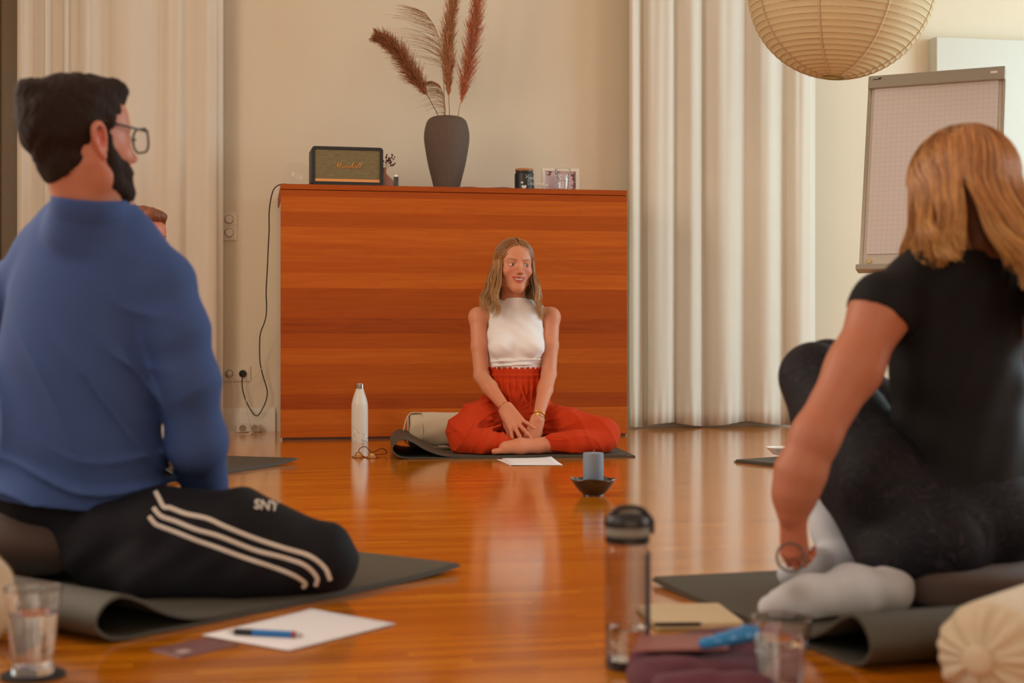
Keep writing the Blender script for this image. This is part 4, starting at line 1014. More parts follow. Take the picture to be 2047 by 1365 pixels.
def sheet(name, corners, label, m, z0=.0006, thick=.0005, curl=0., cat='paper', group=None, n=10, parent=None):
    a, b, c, d = [np.asarray(q, float) for q in corners]; V = []
    for i in range(n+1):
        for j in range(n+1):
            u, v = i/n, j/n; p = (1-u)*(1-v)*a+u*(1-v)*b+u*v*c+(1-u)*v*d; p = p.copy(); p[2] = z0+curl*(u*u*(1-v)+(1-u)*v*.5)**2; V.append(p)
    F_ = [(i*(n+1)+j, (i+1)*(n+1)+j, (i+1)*(n+1)+j+1, i*(n+1)+j+1) for i in range(n) for j in range(n)]
    cc = (a+c)/2; return mk(name, V, F_, m, parent, loc=(cc[0], cc[1], z0-thick/2), solid=thick, label=label, cat=cat, group=group)
m_sheet = mat('printer_paper', L(236, 234, 236), .6, var=.01)
def quad(*px): return [G(*q) for q in px]
sheet('paper_sheet', quad((992, 918), (1098, 918), (1112, 930), (1020, 930)), 'lower white sheet peeking out on the floor before the woman in red', m_sheet, .0006, group='papers before the woman in red')
sheet('paper_sheet', quad((1003, 916), (1102, 916), (1125, 930), (1021, 931)), 'upper white sheet on the floor before the woman in red trousers', m_sheet, .0016, curl=.006, group='papers before the woman in red')
sheet('paper_sheet', quad((403, 1272), (622, 1221), (792, 1249), (578, 1304)), 'white sheet with a pen on it beside the man\'s mat', m_sheet, .0024, curl=.002)
sheet('booklet', quad((297, 1300), (416, 1276), (480, 1290), (362, 1317)), 'brown booklet lying half under the white sheet with the pen', mat('mauve_cover', L(118, 78, 76), .5, var=.05), .0010, thick=.0018, cat='booklet')
bk = bpy.data.objects['booklet']; sheet('cover_logo', quad((348, 1304), (370, 1300), (386, 1304), (362, 1309)), 'pale round logo patch', mat('pale_print', L(176, 156, 148), .6), .0022, thick=.0003, cat=None, parent=bk)
bk['category'] = 'booklet'
def pen(name, pa, pb, r, z, cols, label, clip=True):
    a = G(*pa); b = G(*pb); a[2] = b[2] = z+r; t = thing(name, label, 'pen', tuple((a+b)/2-np.array((0, 0, r)))); d = b-a; l = np.linalg.norm(d); d /= l
    for nm, f0, f1, r0, r1, cm in cols: mk(nm, Geo().tube(np.array([a+d*l*f0, a+d*l*(f0+f1)/2, a+d*l*(f1-.001)]), [r0, (r0+r1)/2, r1], 14), None, cm, t, angle=40)
    return t
m_blue = mat('blue_plastic', L(20, 110, 180), .3, var=.03); m_cl = mat('milky_plastic', L(180, 170, 160), .3, var=.03); m_red = mat('red_plastic', L(150, 60, 70), .35)
pen('ballpoint_pen', (455, 1271), (605, 1279), .0052, .0030, [('tip', 0, .10, .0012, .0045, m_cl), ('grip', .10, .34, .0052, .0055, m_blk), ('barrel', .34, .86, .0054, .0054, m_blue), ('collar', .86, .91, .0056, .0056, m_red), ('push_button', .91, 1., .0032, .0032, m_cl)], 'blue and black ballpoint pen lying on the white sheet')

# left glass on a black coaster
cg = G(66, 1352); o = mk('coaster', Geo().lathe([(0, 0), (.046, 0), (.047, .002), (.046, .005), (0, .005)], 48, Matrix.Translation(Vector(cg))), None, mat('black_cork', L(34, 32, 30), .8, var=.2, scale=200), angle=40, loc=tuple(cg), label='round black coaster under the water glass at lower left', cat='coaster')
tumbler('ribbed glass of water on a black coaster at lower left', .029, .0415, .126, (cg[0], cg[1], .0054), water=.70, facets=16)
gr = P(1561, 1384, 2.0); tumbler('ribbed glass of water in front of the purple cloth', .030, .0425, .106, (gr[0], gr[1], 0.0005), water=.74, facets=16)

# candle in a bowl
cb = G(1186, 990); k_ = FPX/cb[1]
bowl = [(0, 0), (.040, 0), (.043, .004), (.058, .013), (.078, .030), (.092, .047), (.094, .049), (.091, .050), (.076, .034), (.055, .018), (.040, .010), (0, .009)]
g = Geo().lathe([tuple(np.maximum(q, 0)) for q in catmull([(a*46.5/k_/.094, b*34/k_/.05) for a, b in bowl], 5)], 72, Matrix.Translation(Vector(cb)))
V = g.V(); a = np.arctan2(V[:, 1]-cb[1], V[:, 0]-cb[0]); rr = np.hypot(V[:, 0]-cb[0], V[:, 1]-cb[1]); V[:, 2] += .006*np.cos(4*a+.6)*(rr/.09)**3*(V[:, 2] > .02); V[:, 1] = cb[1]+(V[:, 1]-cb[1])*.95
mk('candle_bowl', V, g.f, mat('glazed_black_brown', L(44, 34, 28), .18, var=.2, coat=.4), loc=tuple(cb), label='glossy dark bowl holding the blue-grey candle on the floor', cat='bowl')
zb = .0108*34/k_/.05; hc = (972-908)/k_+.022; rc_ = 20.5/k_
t = thing('pillar_candle', 'unlit blue-grey pillar candle standing in the dark bowl', 'candle', (cb[0], cb[1], zb))
cu = G(1186, 990); lt = Matrix.Translation((cb[0], cb[1], zb))
mk('wax', Geo().lathe([(0, 0), (rc_*.97, 0), (rc_, .003), (rc_, hc-.005), (rc_*.985, hc-.001), (rc_*.93, hc), (rc_*.5, hc-.003), (0, hc-.004)], 56, lt), None, mat('blue_grey_wax', L(124, 140, 158), .6, var=.06, scale=60, bump=.15, bscale=300, sss=.15), t, angle=50)
mk('wick', Geo().tube(catmull([(cb[0], cb[1], zb+hc-.005), (cb[0]+.001, cb[1], zb+hc+.004), (cb[0]+.0035, cb[1], zb+hc+.010)], 4), .0011, 6), None, mat('pink_wick', L(196, 120, 110), .8), t)

# phone and booklet on the mat of the woman in red
zm = .0145; c = G(882, 898, zm); t = thing('smartphone', 'dark smartphone with olive case on the mat beside the red trousers', 'phone', (c[0], c[1], zm))
M = Matrix.Translation((c[0], c[1], zm)) @ Matrix.Rotation(math.radians(8), 4, 'Z')
mk('case', Geo().prism(rounded_rect(.150, .074, .010), 0, .0095, M), None, mat('olive_case', L(74, 70, 36), .45), t, bevel=.003, angle=40); mk('screen', Geo().prism(rounded_rect(.140, .066, .007), .0096, .0103, M), None, mat('phone_glass', L(96, 86, 78), .15), t, smooth=False)
c = G(862, 895, zm); M = Matrix.Translation((c[0], c[1], zm+.0004)) @ Matrix.Rotation(math.radians(12), 4, 'Z')
g = Geo(); V = []; n = 14
for i in range(n+1):
    for j in range(2): x = -.085+.17*i/n; V.append((x, -.05+.10*j+.06, .001+.030*max(0, (-x+.0)/.085)**1.6))
mk('booklet', xf(V, M), [(2*i, 2*i+2, 2*i+3, 2*i+1) for i in range(n)], m_rose, solid=.002, label='rose booklet lying against the rolled end of the mat, behind the phone', cat='booklet')
# white bowl beyond the arm at the right
c = G(1549, 917); mk('small_bowl', Geo().lathe([tuple(np.maximum(q, 0)) for q in catmull([(0, 0), (.022, 0), (.030, .006), (.044, .022), (.046, .023), (.040, .016), (.026, .006), (0, .005)], 4)], 40, Matrix.Translation((c[0]+.024, c[1], .0175)) @ Matrix.Scale(1.3, 4)), None, mat('white_porcelain', L(236, 232, 228), .25), label='small white bowl on the mat half hidden by the forearm', cat='bowl')

# ------------------------------------------------------------------ lower right group: bottle, notebook, cloth, booklet, pen case
bb = G(1254, 1334); k_ = FPX/bb[1]; TB = Matrix.Translation(Vector(bb)); Rr = 45/k_; Hh = (1334-1022)/k_
t = thing('sports_bottle', 'grey translucent sports bottle with black flip lid beside the notebook', 'bottle', tuple(bb))
m_smoke = glass('smoky_plastic', (.80, .78, .78), thin=True, rim=.7); m_blid = mat('black_plastic', L(30, 28, 28), .3, var=.1)
pb = [(Rr*.90, .002), (Rr*.97, .006), (Rr, .02), (Rr*.99, Hh*.5), (Rr, Hh*.72), (Rr*.97, Hh*.755), (Rr*.86, Hh*.78), (Rr*.85, Hh*.80)]
g = Geo().lathe([tuple(q) for q in catmull(pb, 6)], 56, TB); mk('bottle_body', g, None, m_smoke, t, angle=60)
mk('base', Geo().lathe([(0, 0), (Rr*.93, 0), (Rr*.985, .006), (Rr*.98, .014), (0, .014)], 48, TB), None, m_blid, t, angle=40)
mk('side_grip', Geo().prism([(Rr*math.cos(a)*1.02, Rr*math.sin(a)*1.02) for a in np.linspace(-.75, .35, 14)]+[(Rr*math.cos(a)*1.005, Rr*math.sin(a)*1.005) for a in np.linspace(.35, -.75, 14)], Hh*.10, Hh*.74, TB), None, mat('speckled_grip', L(62, 60, 70), .8, var=.5, scale=400), t, smooth=False)
mk('neck_ring', Geo().lathe([(Rr*.80, Hh*.80), (Rr*.97, Hh*.80), (Rr*.99, Hh*.815), (Rr*.99, Hh*.845), (Rr*.9, Hh*.85), (Rr*.8, Hh*.85)], 48, TB), None, m_blid, t, angle=40)
mk('grey_band', Geo().lathe([(Rr*.80, Hh*.8505), (Rr*1.0, Hh*.8505), (Rr*1.0, Hh*.905), (Rr*.8, Hh*.905)], 48, TB), None, mat('grey_rubber', L(132, 128, 118), .6), t, angle=40)
mk('lid', Geo().lathe([(0, Hh*.906), (Rr*1.03, Hh*.906), (Rr*1.04, Hh*.93), (Rr*1.0, Hh*.965), (Rr*.82, Hh*.99), (Rr*.4, Hh*1.0), (0, Hh*1.0)], 48, TB), None, m_blid, t, angle=50)
mk('carry_loop', Geo().tube(xf(catmull([(-Rr*.9, -.008, Hh*.95), (-Rr*.5, -.014, Hh*1.02), (0, -.016, Hh*1.035), (Rr*.6, -.012, Hh*1.02), (Rr*.95, -.004, Hh*.97), (Rr*1.08, 0, Hh*.93), (Rr*1.08, 0, Hh*.86)], 6), TB), .0042, 8), None, m_blid, t)
mk('water', Geo().lathe([(0, .0145), (Rr*.93, .0145), (Rr*.95, .02), (Rr*.95, Hh*.26), (0, Hh*.26)], 48, TB), None, m_water, t, angle=40)

t = thing('notebook', 'open cream notebook with black pen behind the sports bottle', 'notebook', tuple(G(1380, 1250)))
M = Matrix.Translation(Vector(G(1378, 1240))) @ Matrix.Rotation(math.radians(6), 4, 'Z')
mk('page_block', Geo().prism(rounded_rect(.150, .175, .004), .003, .0135, M), None, mat('ivory_paper', L(212, 194, 158), .7, var=.03), t, smooth=False, bevel=.001); mk('cover', Geo().prism(rounded_rect(.158, .183, .005), 0, .0028, M), None, mat('kraft_cover', L(150, 124, 70), .6), t, smooth=False)
a = G(1308, 1248, .0175); b = G(1400, 1247, .0175)
t = thing('pen', 'thin black pen lying on the open cream notebook', 'pen', tuple((a+b)/2-np.array((0, 0, .0035)))); mk('barrel', Geo().tube(np.array([a, (a+b)/2, b]), .0035, 12), None, m_blk, t, angle=40); mk('tip', Geo().tube(np.array([b, b+(b-a)*.06, b+(b-a)*.12]), [.0034, .002, .0006], 10), None, m_steel, t)

# purple fleece, folded in soft layers
f = Field(); zc = .0
def Q(px, py, d): return P(px, py, d)
f.chain([Q(1300, 1318, 2.10), Q(1400, 1325, 2.12), Q(1500, 1320, 2.15), Q(1560, 1312, 2.2)], [.026, .030, .030, .026], .02)
f.chain([Q(1295, 1345, 2.02), Q(1380, 1352, 2.03), Q(1470, 1352, 2.06), Q(1540, 1350, 2.1)], [.026, .028, .03, .028], .010)
f.chain([Q(1330, 1372, 1.97), Q(1420, 1378, 1.97), Q(1520, 1376, 1.99)], [.020, .024, .022], .010)
f.chain([Q(1330, 1302, 2.2), Q(1440, 1296, 2.24), Q(1540, 1285, 2.28)], [.022, .028, .028], .02)
f.chain([Q(1285, 1336, 2.13), Q(1286, 1352, 2.06), Q(1300, 1362, 2.0)], [.018, .020, .016], .012)
f.ell(Q(1420, 1345, 2.12), (.12, .09, .034), .02)
f.disp(lambda x, y, z: .0022*np.sin(x*70+y*40+np.sin(z*90)*1.2)+.0016*np.sin(y*120-x*30))
f.plane((0, 0, .0008), (0, 0, -1), 0)
V, Qd = f.mesh(.0032); mk('fleece_cloth', V, Qd, mat('plum_fleece', L(104, 58, 72), .95, var=.12, scale=60, bump=.5, bscale=500, sheen=.1), label='plum purple folded fleece cloth on the floor behind the right water glass', cat='cloth')
ftree = bvh(V, Qd)
def ontop(p):
    h = ftree.ray_cast(Vector((p[0], p[1], .5)), Vector((0, 0, -1))); return h[0].z if h[0] else .0
ztop = max(ontop(P(x, 1290, 2.12)) for x in (1300, 1340, 1380, 1420, 1460))
zk = ztop+.0008
cs = [P(1266, 1, 1), 0, 0, 0]
def Gz(px, py, z): return G(px, py, z)
a, b, c, d = Gz(1268, 1303, zk), Gz(1455, 1299, zk), Gz(1462, 1269, zk), Gz(1275, 1271, zk)
sheet('booklet', [a, b, c, d], 'mauve booklet with pale edge lying on the purple cloth', mat('mauve_card', L(150, 92, 86), .5, var=.04), zk+.0012, thick=.0022, cat='booklet')
t = thing('pen_pouch', 'bright blue plastic pen pouch on the purple cloth beside the booklet', 'pouch', tuple(Gz(1452, 1290, zk)))
m_bp = mat('blue_film', L(26, 130, 196), .25, var=.12, scale=50, bump=.5, bscale=60); fp = Field(); a = Gz(1410, 1298, zk); b = Gz(1496, 1283, zk); a[2] = b[2] = zk+.009
fp.cone(a, b, .010, .012, 0, ax=(0, 0, 1), f=.8); fp.cone(a+(.02, .016, .001), b+(0, .012, .002), .008, .012, .006); fp.disp(lambda x, y, z: .0012*np.sin(x*90+y*70)*np.sin(y*160)); V, Qd = fp.mesh(.0018); mk('film', V, Qd, m_bp, t)
# ------------------------------------------------------------------ people: shared anatomy
A3 = np.array
def lp(M, *q): return np.array(M @ Vector(q))
def rot(M): R = np.array(M.to_3x3()); return R/np.linalg.norm(R[:, 0])
def head_ops(f, M, s, male=False, open_mouth=False, ears=True, eo=1.):
    """face looks along local -y; eyes at z = 0, chin at z = -.11"""
    R = rot(M); p = lambda x, y, z: lp(M, x, y, z)
    E = lambda c, r, k=.015, op='u': f.ell(p(*c), A3(r)*s, k*s, op, R)
    C = lambda a, b, ra, rb, k=.015, op='u': f.cone(p(*a), p(*b), ra*s, rb*s, k*s, op)
    if male: C((0, .014, -.06), (0, .002, -.112), .055, .053, .02)
    else: C((0, .022, -.06), (0, .030, -.135), .044, .044, .02)
    E((0, .014, .030), (.0745, .093, .079), 0)
    E((0, -.028, -.010), (.0615, .058, .085), .03)
    E((0, -.040, .045), (.058, .045, .045), .02)
    jw = .050 if male else .043
    for sx in (-1, 1):
        C((sx*(jw+.004), .010, -.036), (sx*jw*.86, -.008, -.066), .016 if male else .013, .015 if male else .012, .04)
        C((sx*jw*.86, -.010, -.066), (sx*.011, -.062, -.094), .016 if male else .013, .0155, .035)
        E((sx*.040, -.052, -.028), (.022, .024, .020), .02)            # cheek
        C((sx*.012, -.080, .020), (sx*.044, -.066, .021), .0085 if male else .0065, .006, .012)   # brow
    E((0, -.062, -.096), (.021, .019, .017), .015)
    E((0, -.062, -.055), (.032, .026, .030), .02)                     # muzzle
    for sx in (-1, 1):                                                  # sockets, eyeball bed, lids
        E((sx*.031, -.090, .002), (.0165, .016, .0105), .010, 's')
        E((sx*.031, -.0685, .0), (.0150, .0150, .0142), .004)
        E((sx*.0315, -.0875, -.0006), (.0135, .0125, .0052), .0015, 's')
    C((0, -.080, .012), (0, -.100, -.026), .0062, .0078, .010)
    E((0, -.103, -.031), (.0085, .009, .0075), .006)
    for sx in (-1, 1):
        E((sx*.0105, -.094, -.034), (.0062, .0085, .0062), .005)
        E((sx*.0058, -.099, -.0415), (.0030, .005, .0024), .001, 's')
    wd = .0285 if open_mouth else .023; cz = -.0485 if open_mouth else -.056
    up = [(-wd, -.0725, cz), (-.014, -.0855, -.0545), (-.004, -.0905, -.0530), (0, -.0905, -.0540), (.004, -.0905, -.0530), (.014, -.0855, -.0545), (wd, -.0725, cz)]
    lo_z = -.0705 if open_mouth else -.063
    lw = [(-wd, -.0725, cz), (-.015, -.0845, lo_z+.0045), (0, -.0885, lo_z), (.015, -.0845, lo_z+.0045), (wd, -.0725, cz)]
    if open_mouth:
        E((0, -.088, -.0605), (.0245, .022, .0068), .002, 's')
    else: E((0, -.098, -.059), (.022, .014, .0012), .001, 's')
    rr = .0030 if open_mouth else .0036
    for L_, r_ in ((up, rr), (lw, rr*1.35)):
        c = catmull(L_, 4)
        for i in range(len(c)-1): w = 1-.45*abs(c[i][0])/wd; C(tuple(c[i]), tuple(c[i+1]), r_*w, r_*w, .003)
    if ears:
        for sx in (-1, 1):
            ring = [(sx*.070, -.006, -.020), (sx*.078, -.003, .010), (sx*.083, .008, .025), (sx*.086, .021, .018), (sx*.083, .020, -.004), (sx*.077, .008, -.026), (sx*.072, -.001, -.034)]
            c = catmull([(q[0]*eo, q[1], q[2]) for q in ring], 3)
            for i in range(len(c)-1): C(tuple(c[i]), tuple(c[i+1]), .0042, .0042, .004)
            E((sx*.075*eo, .007, -.002), (.0045, .013, .022), .005); E((sx*.0745*eo, .0, -.030), (.005, .006, .008), .004)
            E((sx*.082*eo, .004, -.006), (.006, .006, .009), .004, 's')
def skin_cols(V, M, base, lip=None, brow=None, blush=0.):
    Mi = np.array(M.inverted()); q = V@Mi[:3, :3].T+Mi[:3, 3]; x, y, z = q.T; C = np.tile(A3(base), (len(V), 1))
    def mix(C, w, c): w = np.clip(w, 0, 1)[:, None]; return C*(1-w)+A3(c)*w
    face = (y < -.02)
    if blush:
        C = mix(C, blush*np.exp(-(((np.abs(x)-.040)/.020)**2+((z+.028)/.018)**2))*face, lip); C = mix(C, blush*.8*np.exp(-((x/.010)**2+((z+.032)/.010)**2))*(y < -.088), lip)
    if lip is not None:
        wd = .0295; zc = -.0535+.0055*(np.abs(x)/wd)**2*0; t = np.clip(np.abs(x)/wd, 0, 1)
        mid = -.0615+.0105*t**2; hgt = .0122*(1-t**2)**.6+.0010
        w = (1-np.clip((np.abs(z-mid)-hgt*.78)/.0022, 0, 1))*(np.abs(x) < wd+.001)*(y < -.070); C = mix(C, w*.9, lip)
    if brow is not None:
        ax_ = np.abs(x); zb = .0175+.006*np.sin(np.clip((ax_-.012)/.036, 0, 1)*PI*.62); w = np.exp(-((z-zb)/.0030)**2)*(ax_ > .011)*(ax_ < .050)*(y < -.05); C = mix(C, w*.75, brow)
        w = np.exp(-((z-.0058)/.0016)**2)*(np.abs(ax_-.0315) < .0155)*(y < -.066); C = mix(C, w*.75, A3(brow)*.35)         # lash line
        w = np.exp(-((z+.0068)/.0016)**2)*(np.abs(ax_-.0315) < .0145)*(y < -.066); C = mix(C, w*.35, A3(brow)*.6)
    return C
def eyes(M, s, parent, gaze=(0, -1, 0), iris=(.10, .055, .025)):
    g_ = A3(gaze, ); g_ = g_/np.linalg.norm(g_)
    for sx in (-1, 1):
        V = []; C = []; F_ = []; nr, ns = 40, 40; R_ = .0132
        a1 = np.cross(g_, (0, 0, 1.)); a1 /= np.linalg.norm(a1); a2 = np.cross(a1, g_)
        for i in range(nr+1):
            t = PI*i/nr
            for k in range(ns):
                b = 2*PI*k/ns; d = g_*math.cos(t)+(a1*math.cos(b)+a2*math.sin(b))*math.sin(t)
                V.append(lp(M, *(A3((sx*.031, -.0695, .0))+d*R_))); deg = math.degrees(t)
                C.append((.012, .010, .010) if deg < 13 else tuple(iris) if deg < 31 else (.03, .02, .015) if deg < 34 else (.62, .58, .54))
        for i in range(nr):
            for k in range(ns): k2 = (k+1) % ns; F_.append((i*ns+k, i*ns+k2, (i+1)*ns+k2, (i+1)*ns+k))
        mk('eye', V, F_, m_eye, parent, colors=A3(C))
m_eye = vmat('eye_surface', .12, var=.02)
m_skin = vmat('skin', .48, sss=.12, spec=.42, bump=.12, bscale=700, var=.05)
def hand_ops(f, w, fd, nb, ts, s=1., curl=(15, 15, 18, 20), splay=(6, 2, -2, -7), k=.0045, thumb=(.55, .75, -.25), tcurl=20, rads=1.):
    """w wrist, fd towards the knuckles, nb out of the back of the hand, ts = +1/-1 side of the thumb"""
    fd = A3(fd, float); fd /= np.linalg.norm(fd); nb = A3(nb, float); nb -= fd*np.dot(nb, fd); nb /= np.linalg.norm(nb); sd = np.cross(fd, nb)*ts
    off = (.028, .009, -.010, -.027); ln = (.073, .081, .075, .060); kn = (.088, .092, .087, .079); rr = (.0082, .0084, .0080, .0070); tips = []
    for i in range(4):
        K = w+(fd*kn[i]+sd*off[i]*.95+nb*(.003 if i in (1, 2) else 0))*s
        f.cone(w+(sd*off[i]*.5-nb*.002)*s, K-nb*.002*s, .0165*s, .0105*s, .012*s if i else .006)
        a = math.radians(splay[i]); d = fd*math.cos(a)+sd*math.sin(a); c = math.radians(curl[i]); cur = K; bend = 0.
        for j, (fr, rj, bj) in enumerate(((.46, 1.0, .7), (.30, .92, 1.2), (.24, .82, .8))):
            bend += c*bj; dd = d*math.cos(bend)-nb*math.sin(bend); nx = cur+dd*ln[i]*fr*s
            f.cone(cur, nx, rr[i]*rj*s*rads, rr[i]*rj*.9*s*rads, .0045*s if j == 0 else k*.5)
            f.ell(cur+nb*.001*s, rr[i]*rj*1.06*s*rads, .002); cur = nx
        tips.append(cur)
    f.cone(w+fd*.03*s-nb*.004*s, w+(fd*.075-nb*.004)*s, .020*s, .018*s, .01*s, ax=nb, f=.6)
    t = fd*thumb[0]+sd*thumb[1]+nb*thumb[2]; t /= np.linalg.norm(t); b = w+(fd*.018+sd*.016-nb*.006)*s; k1 = b+t*.040*s
    t2 = t*math.cos(math.radians(tcurl))+(fd*.8-sd*.6)*math.sin(math.radians(tcurl)); t2 /= np.linalg.norm(t2)
    f.cone(b, k1, .0150*s, .0110*s, .010*s); f.cone(k1, k1+t2*.030*s, .0100*s, .0090*s, .004); f.cone(k1+t2*.030*s, k1+t2*.052*s, .0090*s, .0072*s, .003)
    return tips
def hair_long(M, s, n, seed, length, cols, part=.0, wave=.010, flare=.02, bmin=62, front_drift=.03, r0=.0011, rx=(.0795, .099, .088), drift=None, clump=12, spread=.012, wl=.075, azlen=None, gather=.5, cy=.014, tipcol=None):
    r = np.random.RandomState(seed); lines = []; rad = []; C = []; cl = [(r.uniform(0, 6.28), r.uniform(0, 6.28), r.uniform(-1, 1), r.uniform(.85, 1.1)) for _ in range(clump*2)]
    cc = A3((0, cy, .030)); rx = A3(rx)
    for i in range(n):
        side = 1 if r.rand() < .5 else -1; be = bmin+(182-bmin)*r.rand()**.85; k = int((be-bmin)/(182-bmin)*clump*.999)+(clump if side > 0 else 0); k = min(k, 2*clump-1)
        bc = bmin+(182-bmin)*((k % clump)+.5)/clump; be_t = be+(bc-be)*gather
        q = (be-bmin)/(182-bmin); ang = math.radians(34+96*q+r.uniform(-5, 5))
        u0 = A3((side*.03+part, -math.cos(ang), math.sin(ang))); u0 /= np.linalg.norm(u0)
        b = math.radians(be); u1 = A3((side*math.sin(b), -math.cos(b), -.10)); u1 /= np.linalg.norm(u1)
        om = math.acos(np.clip(np.dot(u0, u1), -1, 1)); lay = 1+r.uniform(-.02, .075); pts = []
        for t in np.linspace(0, 1, 10):
            u = (math.sin((1-t)*om)*u0+math.sin(t*om)*u1)/max(math.sin(om), 1e-6); pts.append(cc+u*rx*lay)
        L_ = (length if azlen is None else azlen(be, side))*(.82+.25*r.rand())*cl[k][3]; p0 = pts[-1].copy(); m = 16
        tgt = A3((side*math.sin(math.radians(be_t)), -math.cos(math.radians(be_t)), 0.)); dirp = A3((side*math.sin(b), -math.cos(b), 0.)); jit = A3((r.uniform(-1, 1), r.uniform(-1, 1), 0)); jit2 = A3((r.uniform(-1, 1), r.uniform(-1, 1), 0)); ph0 = r.uniform(0, 6)
        for j in range(1, m+1):
            h = j/m*L_; f = j/m; w = wave*f**1.3
            d = dirp*(flare*f*f*(3-2*f)*(1.5-.6*f))+(tgt-dirp)*rx*f**1.5*.9
            ph = cl[k][0]+2*PI*h/wl; wob = A3((math.cos(ph), math.sin(ph+.6), 0))*w*(1+.5*cl[k][2])
            p = p0+d+wob+A3((0, -front_drift*f*(1 if be < 105 else 0), -h))+jit*spread*.35*f*f+jit2*spread*.12*f*math.sin(f*5+ph0)
            if drift is not None: p = p+drift(be, side, f)
            pts.append(p)
        P_ = A3([lp(M, *p) for p in pts]); lines.append(P_); mm = len(P_); tt = np.linspace(0, 1, mm)
        rad.append(r0*s*(1-.65*tt**3)*(.7+.6*r.rand())); c = A3(cols[r.randint(len(cols))])*(.75+.5*r.rand())
        tc = c if tipcol is None else (c*(1-tt[:, None]**1.5*.75)+A3(tipcol)*tt[:, None]**1.5*.75)
        C.append(tc if tipcol is not None else np.tile(c, (mm, 1)))
    return tube_batch(lines, rad, C)
m_hair = vmat('hair', .42, spec=.45, var=.12)
def man_hair(M, s, parent, m, quiff=1.):
    R = rot(M); h = Field(); E = lambda c, r_, k=.012: h.ell(lp(M, *c), A3(r_)*s, k*s, 'u', R)
    E((0, .017, .036), (.082, .102, .088), 0); E((0, -.030, .085), (.060, .058, .034), .02); E((0, -.066*1, .094), (.050*quiff, .026, .024), .012); E((.01, .085, .085), (.035, .03, .03), .015); E((0, .040, -.045), (.052, .040, .045), .03)
    for sx in (-1, 1): h.cone(lp(M, sx*.072, -.018, .030), lp(M, sx*.068, -.016, -.004), .011*s, .007*s, .006)
    n = R@A3((0, -1.02, -1.0)); h.plane(lp(M, 0, .0, .0)+R@A3((0, 0, -.006)), n, .006*s)
    h.ell(lp(M, 0, -.105, .035), A3((.068, .045, .042))*s, .008, 's', R)
    rr = np.random.RandomState(2)
    h.disp(lambda x, y, z: .0012*np.sin(x*310+np.sin(z*130+y*70)*2.5)*np.sin(y*290+z*110+2*np.sin(x*90))+.0022*np.sin(x*75+y*60+2*np.sin(z*40))*np.sin(z*65+y*50+1.5*np.sin(x*60)))
    V, Q = h.mesh(.0028); return mk('hair', V, Q, m, parent)
print('helpers ok')
# =================================================================== the woman in red trousers (centre)
SK1 = L(206, 138, 104)
MH = frameM(P(1028, 531, 6.235), 15, 0, 2, 1.04); sH = 1.03
f = Field()
head_ops(f, MH, sH, open_mouth=True, eo=.95)
f.cone(P(1030, 578, 6.25), P(1031, 606, 6.262), .041, .041, .02); f.cone(P(1031, 606, 6.262), P(1031, 635, 6.29), .041, .05, .02)
f.chain([P(1031, 640, 6.29), P(1031, 700, 6.28), P(1031, 760, 6.28), P(1031, 820, 6.28)], [.10, .098, .095, .11], .03, ax=(0, 1, 0), f=.6)
f.cone(P(1000, 626, 6.30), P(1062, 626, 6.30), .028, .028, .03)
for side, sh, el, wr in ((-1, (956, 634, 6.30), (962, 752, 6.22), (1011, 817, 6.03)), (1, (1101, 634, 6.30), (1097, 748, 6.22), (1075, 838, 6.00))):
    a, b, c = P(*sh), P(*el), P(*wr)
    f.cone(P(1031+side*42, 626, 6.30), a, .034, .036, .03); f.ell(a, (.040, .042, .044), .02)
    f.chain([a, a+(b-a)*.5, b], [.0385, .0375, .0325], .015); f.chain([b, b+(c-b)*.35, c], [.0330, .0335, .0215], .012)
# right hand laid over the left one
wr1 = P(1011, 817, 6.03); tips1 = hand_ops(f, wr1, P(1041, 862, 5.95)-wr1, A3((-.25, -1, .25)), 1, 1.14, curl=(9, 12, 15, 12), splay=(24, 8, -5, -22), thumb=(.72, .55, -.55))
wr2 = P(1075, 838, 6.00); tips2 = hand_ops(f, wr2, P(1060, 882, 5.97)-wr2, A3((.30, -1, .2)), -1, 1.02, curl=(12, 14, 16, 18), splay=(12, 3, -3, -8), thumb=(.72, .50, -.55))
# her left foot, folded in front
mz = .0155
def onz(px, d, r): q = P(px, 800, d); q[2] = mz+r; return q
f.chain([onz(1112, 5.97, .040), onz(1075, 5.93, .032), onz(1040, 5.91, .032), onz(1010, 5.90, .027)], [.040, .031, .033, .026], .012)
for i, (dx, dd, r_) in enumerate(((0, .0, .0118), (3, -.022, .009), (5, -.038, .0085), (9, -.052, .0078), (14, -.064, .007))):
    f.cone(onz(1012+dx, 5.895-dd*.9, r_+.006), onz(988+dx, 5.885-dd, r_), r_+.003, r_, .006)
for q in (P(1028, 626, 6.30),): pass
lo, hi = lp(MH, 0, 0, 0)-A3((.125, .13, .118)), lp(MH, 0, 0, 0)+A3((.125, .13, .13))
ha = np.minimum(wr1, wr2)-A3((.09, .16, .19)); hb = np.maximum(wr1, wr2)+A3((.08, .02, .01)); hb[1] = 6.06
V, Q = f.mesh(.0036, fine=[(lo, hi, .00125), (ha, hb, .0017)])
C = skin_cols(V, MH, SK1, lip=L(172, 62, 62), brow=L(110, 70, 44), blush=.35)
hd = (V[:, 2] < .30); C[hd] = C[hd]*A3((1.02, .93, .90))
W1 = mk('person', V, Q, m_skin, loc=(P(1031, 800, 6.25)[0], 6.25, mz), colors=C, label='smiling woman in white sleeveless top and rust-red trousers sitting cross-legged before the cabinet, hands crossed', cat='person')
eyes(MH, sH, W1, gaze=(.42, -1, .02))
f = Field(); c = catmull([(-.0215, -.0735, -.0545), (-.011, -.0815, -.0585), (0, -.0838, -.0597), (.011, -.0815, -.0585), (.0215, -.0735, -.0545)], 5)
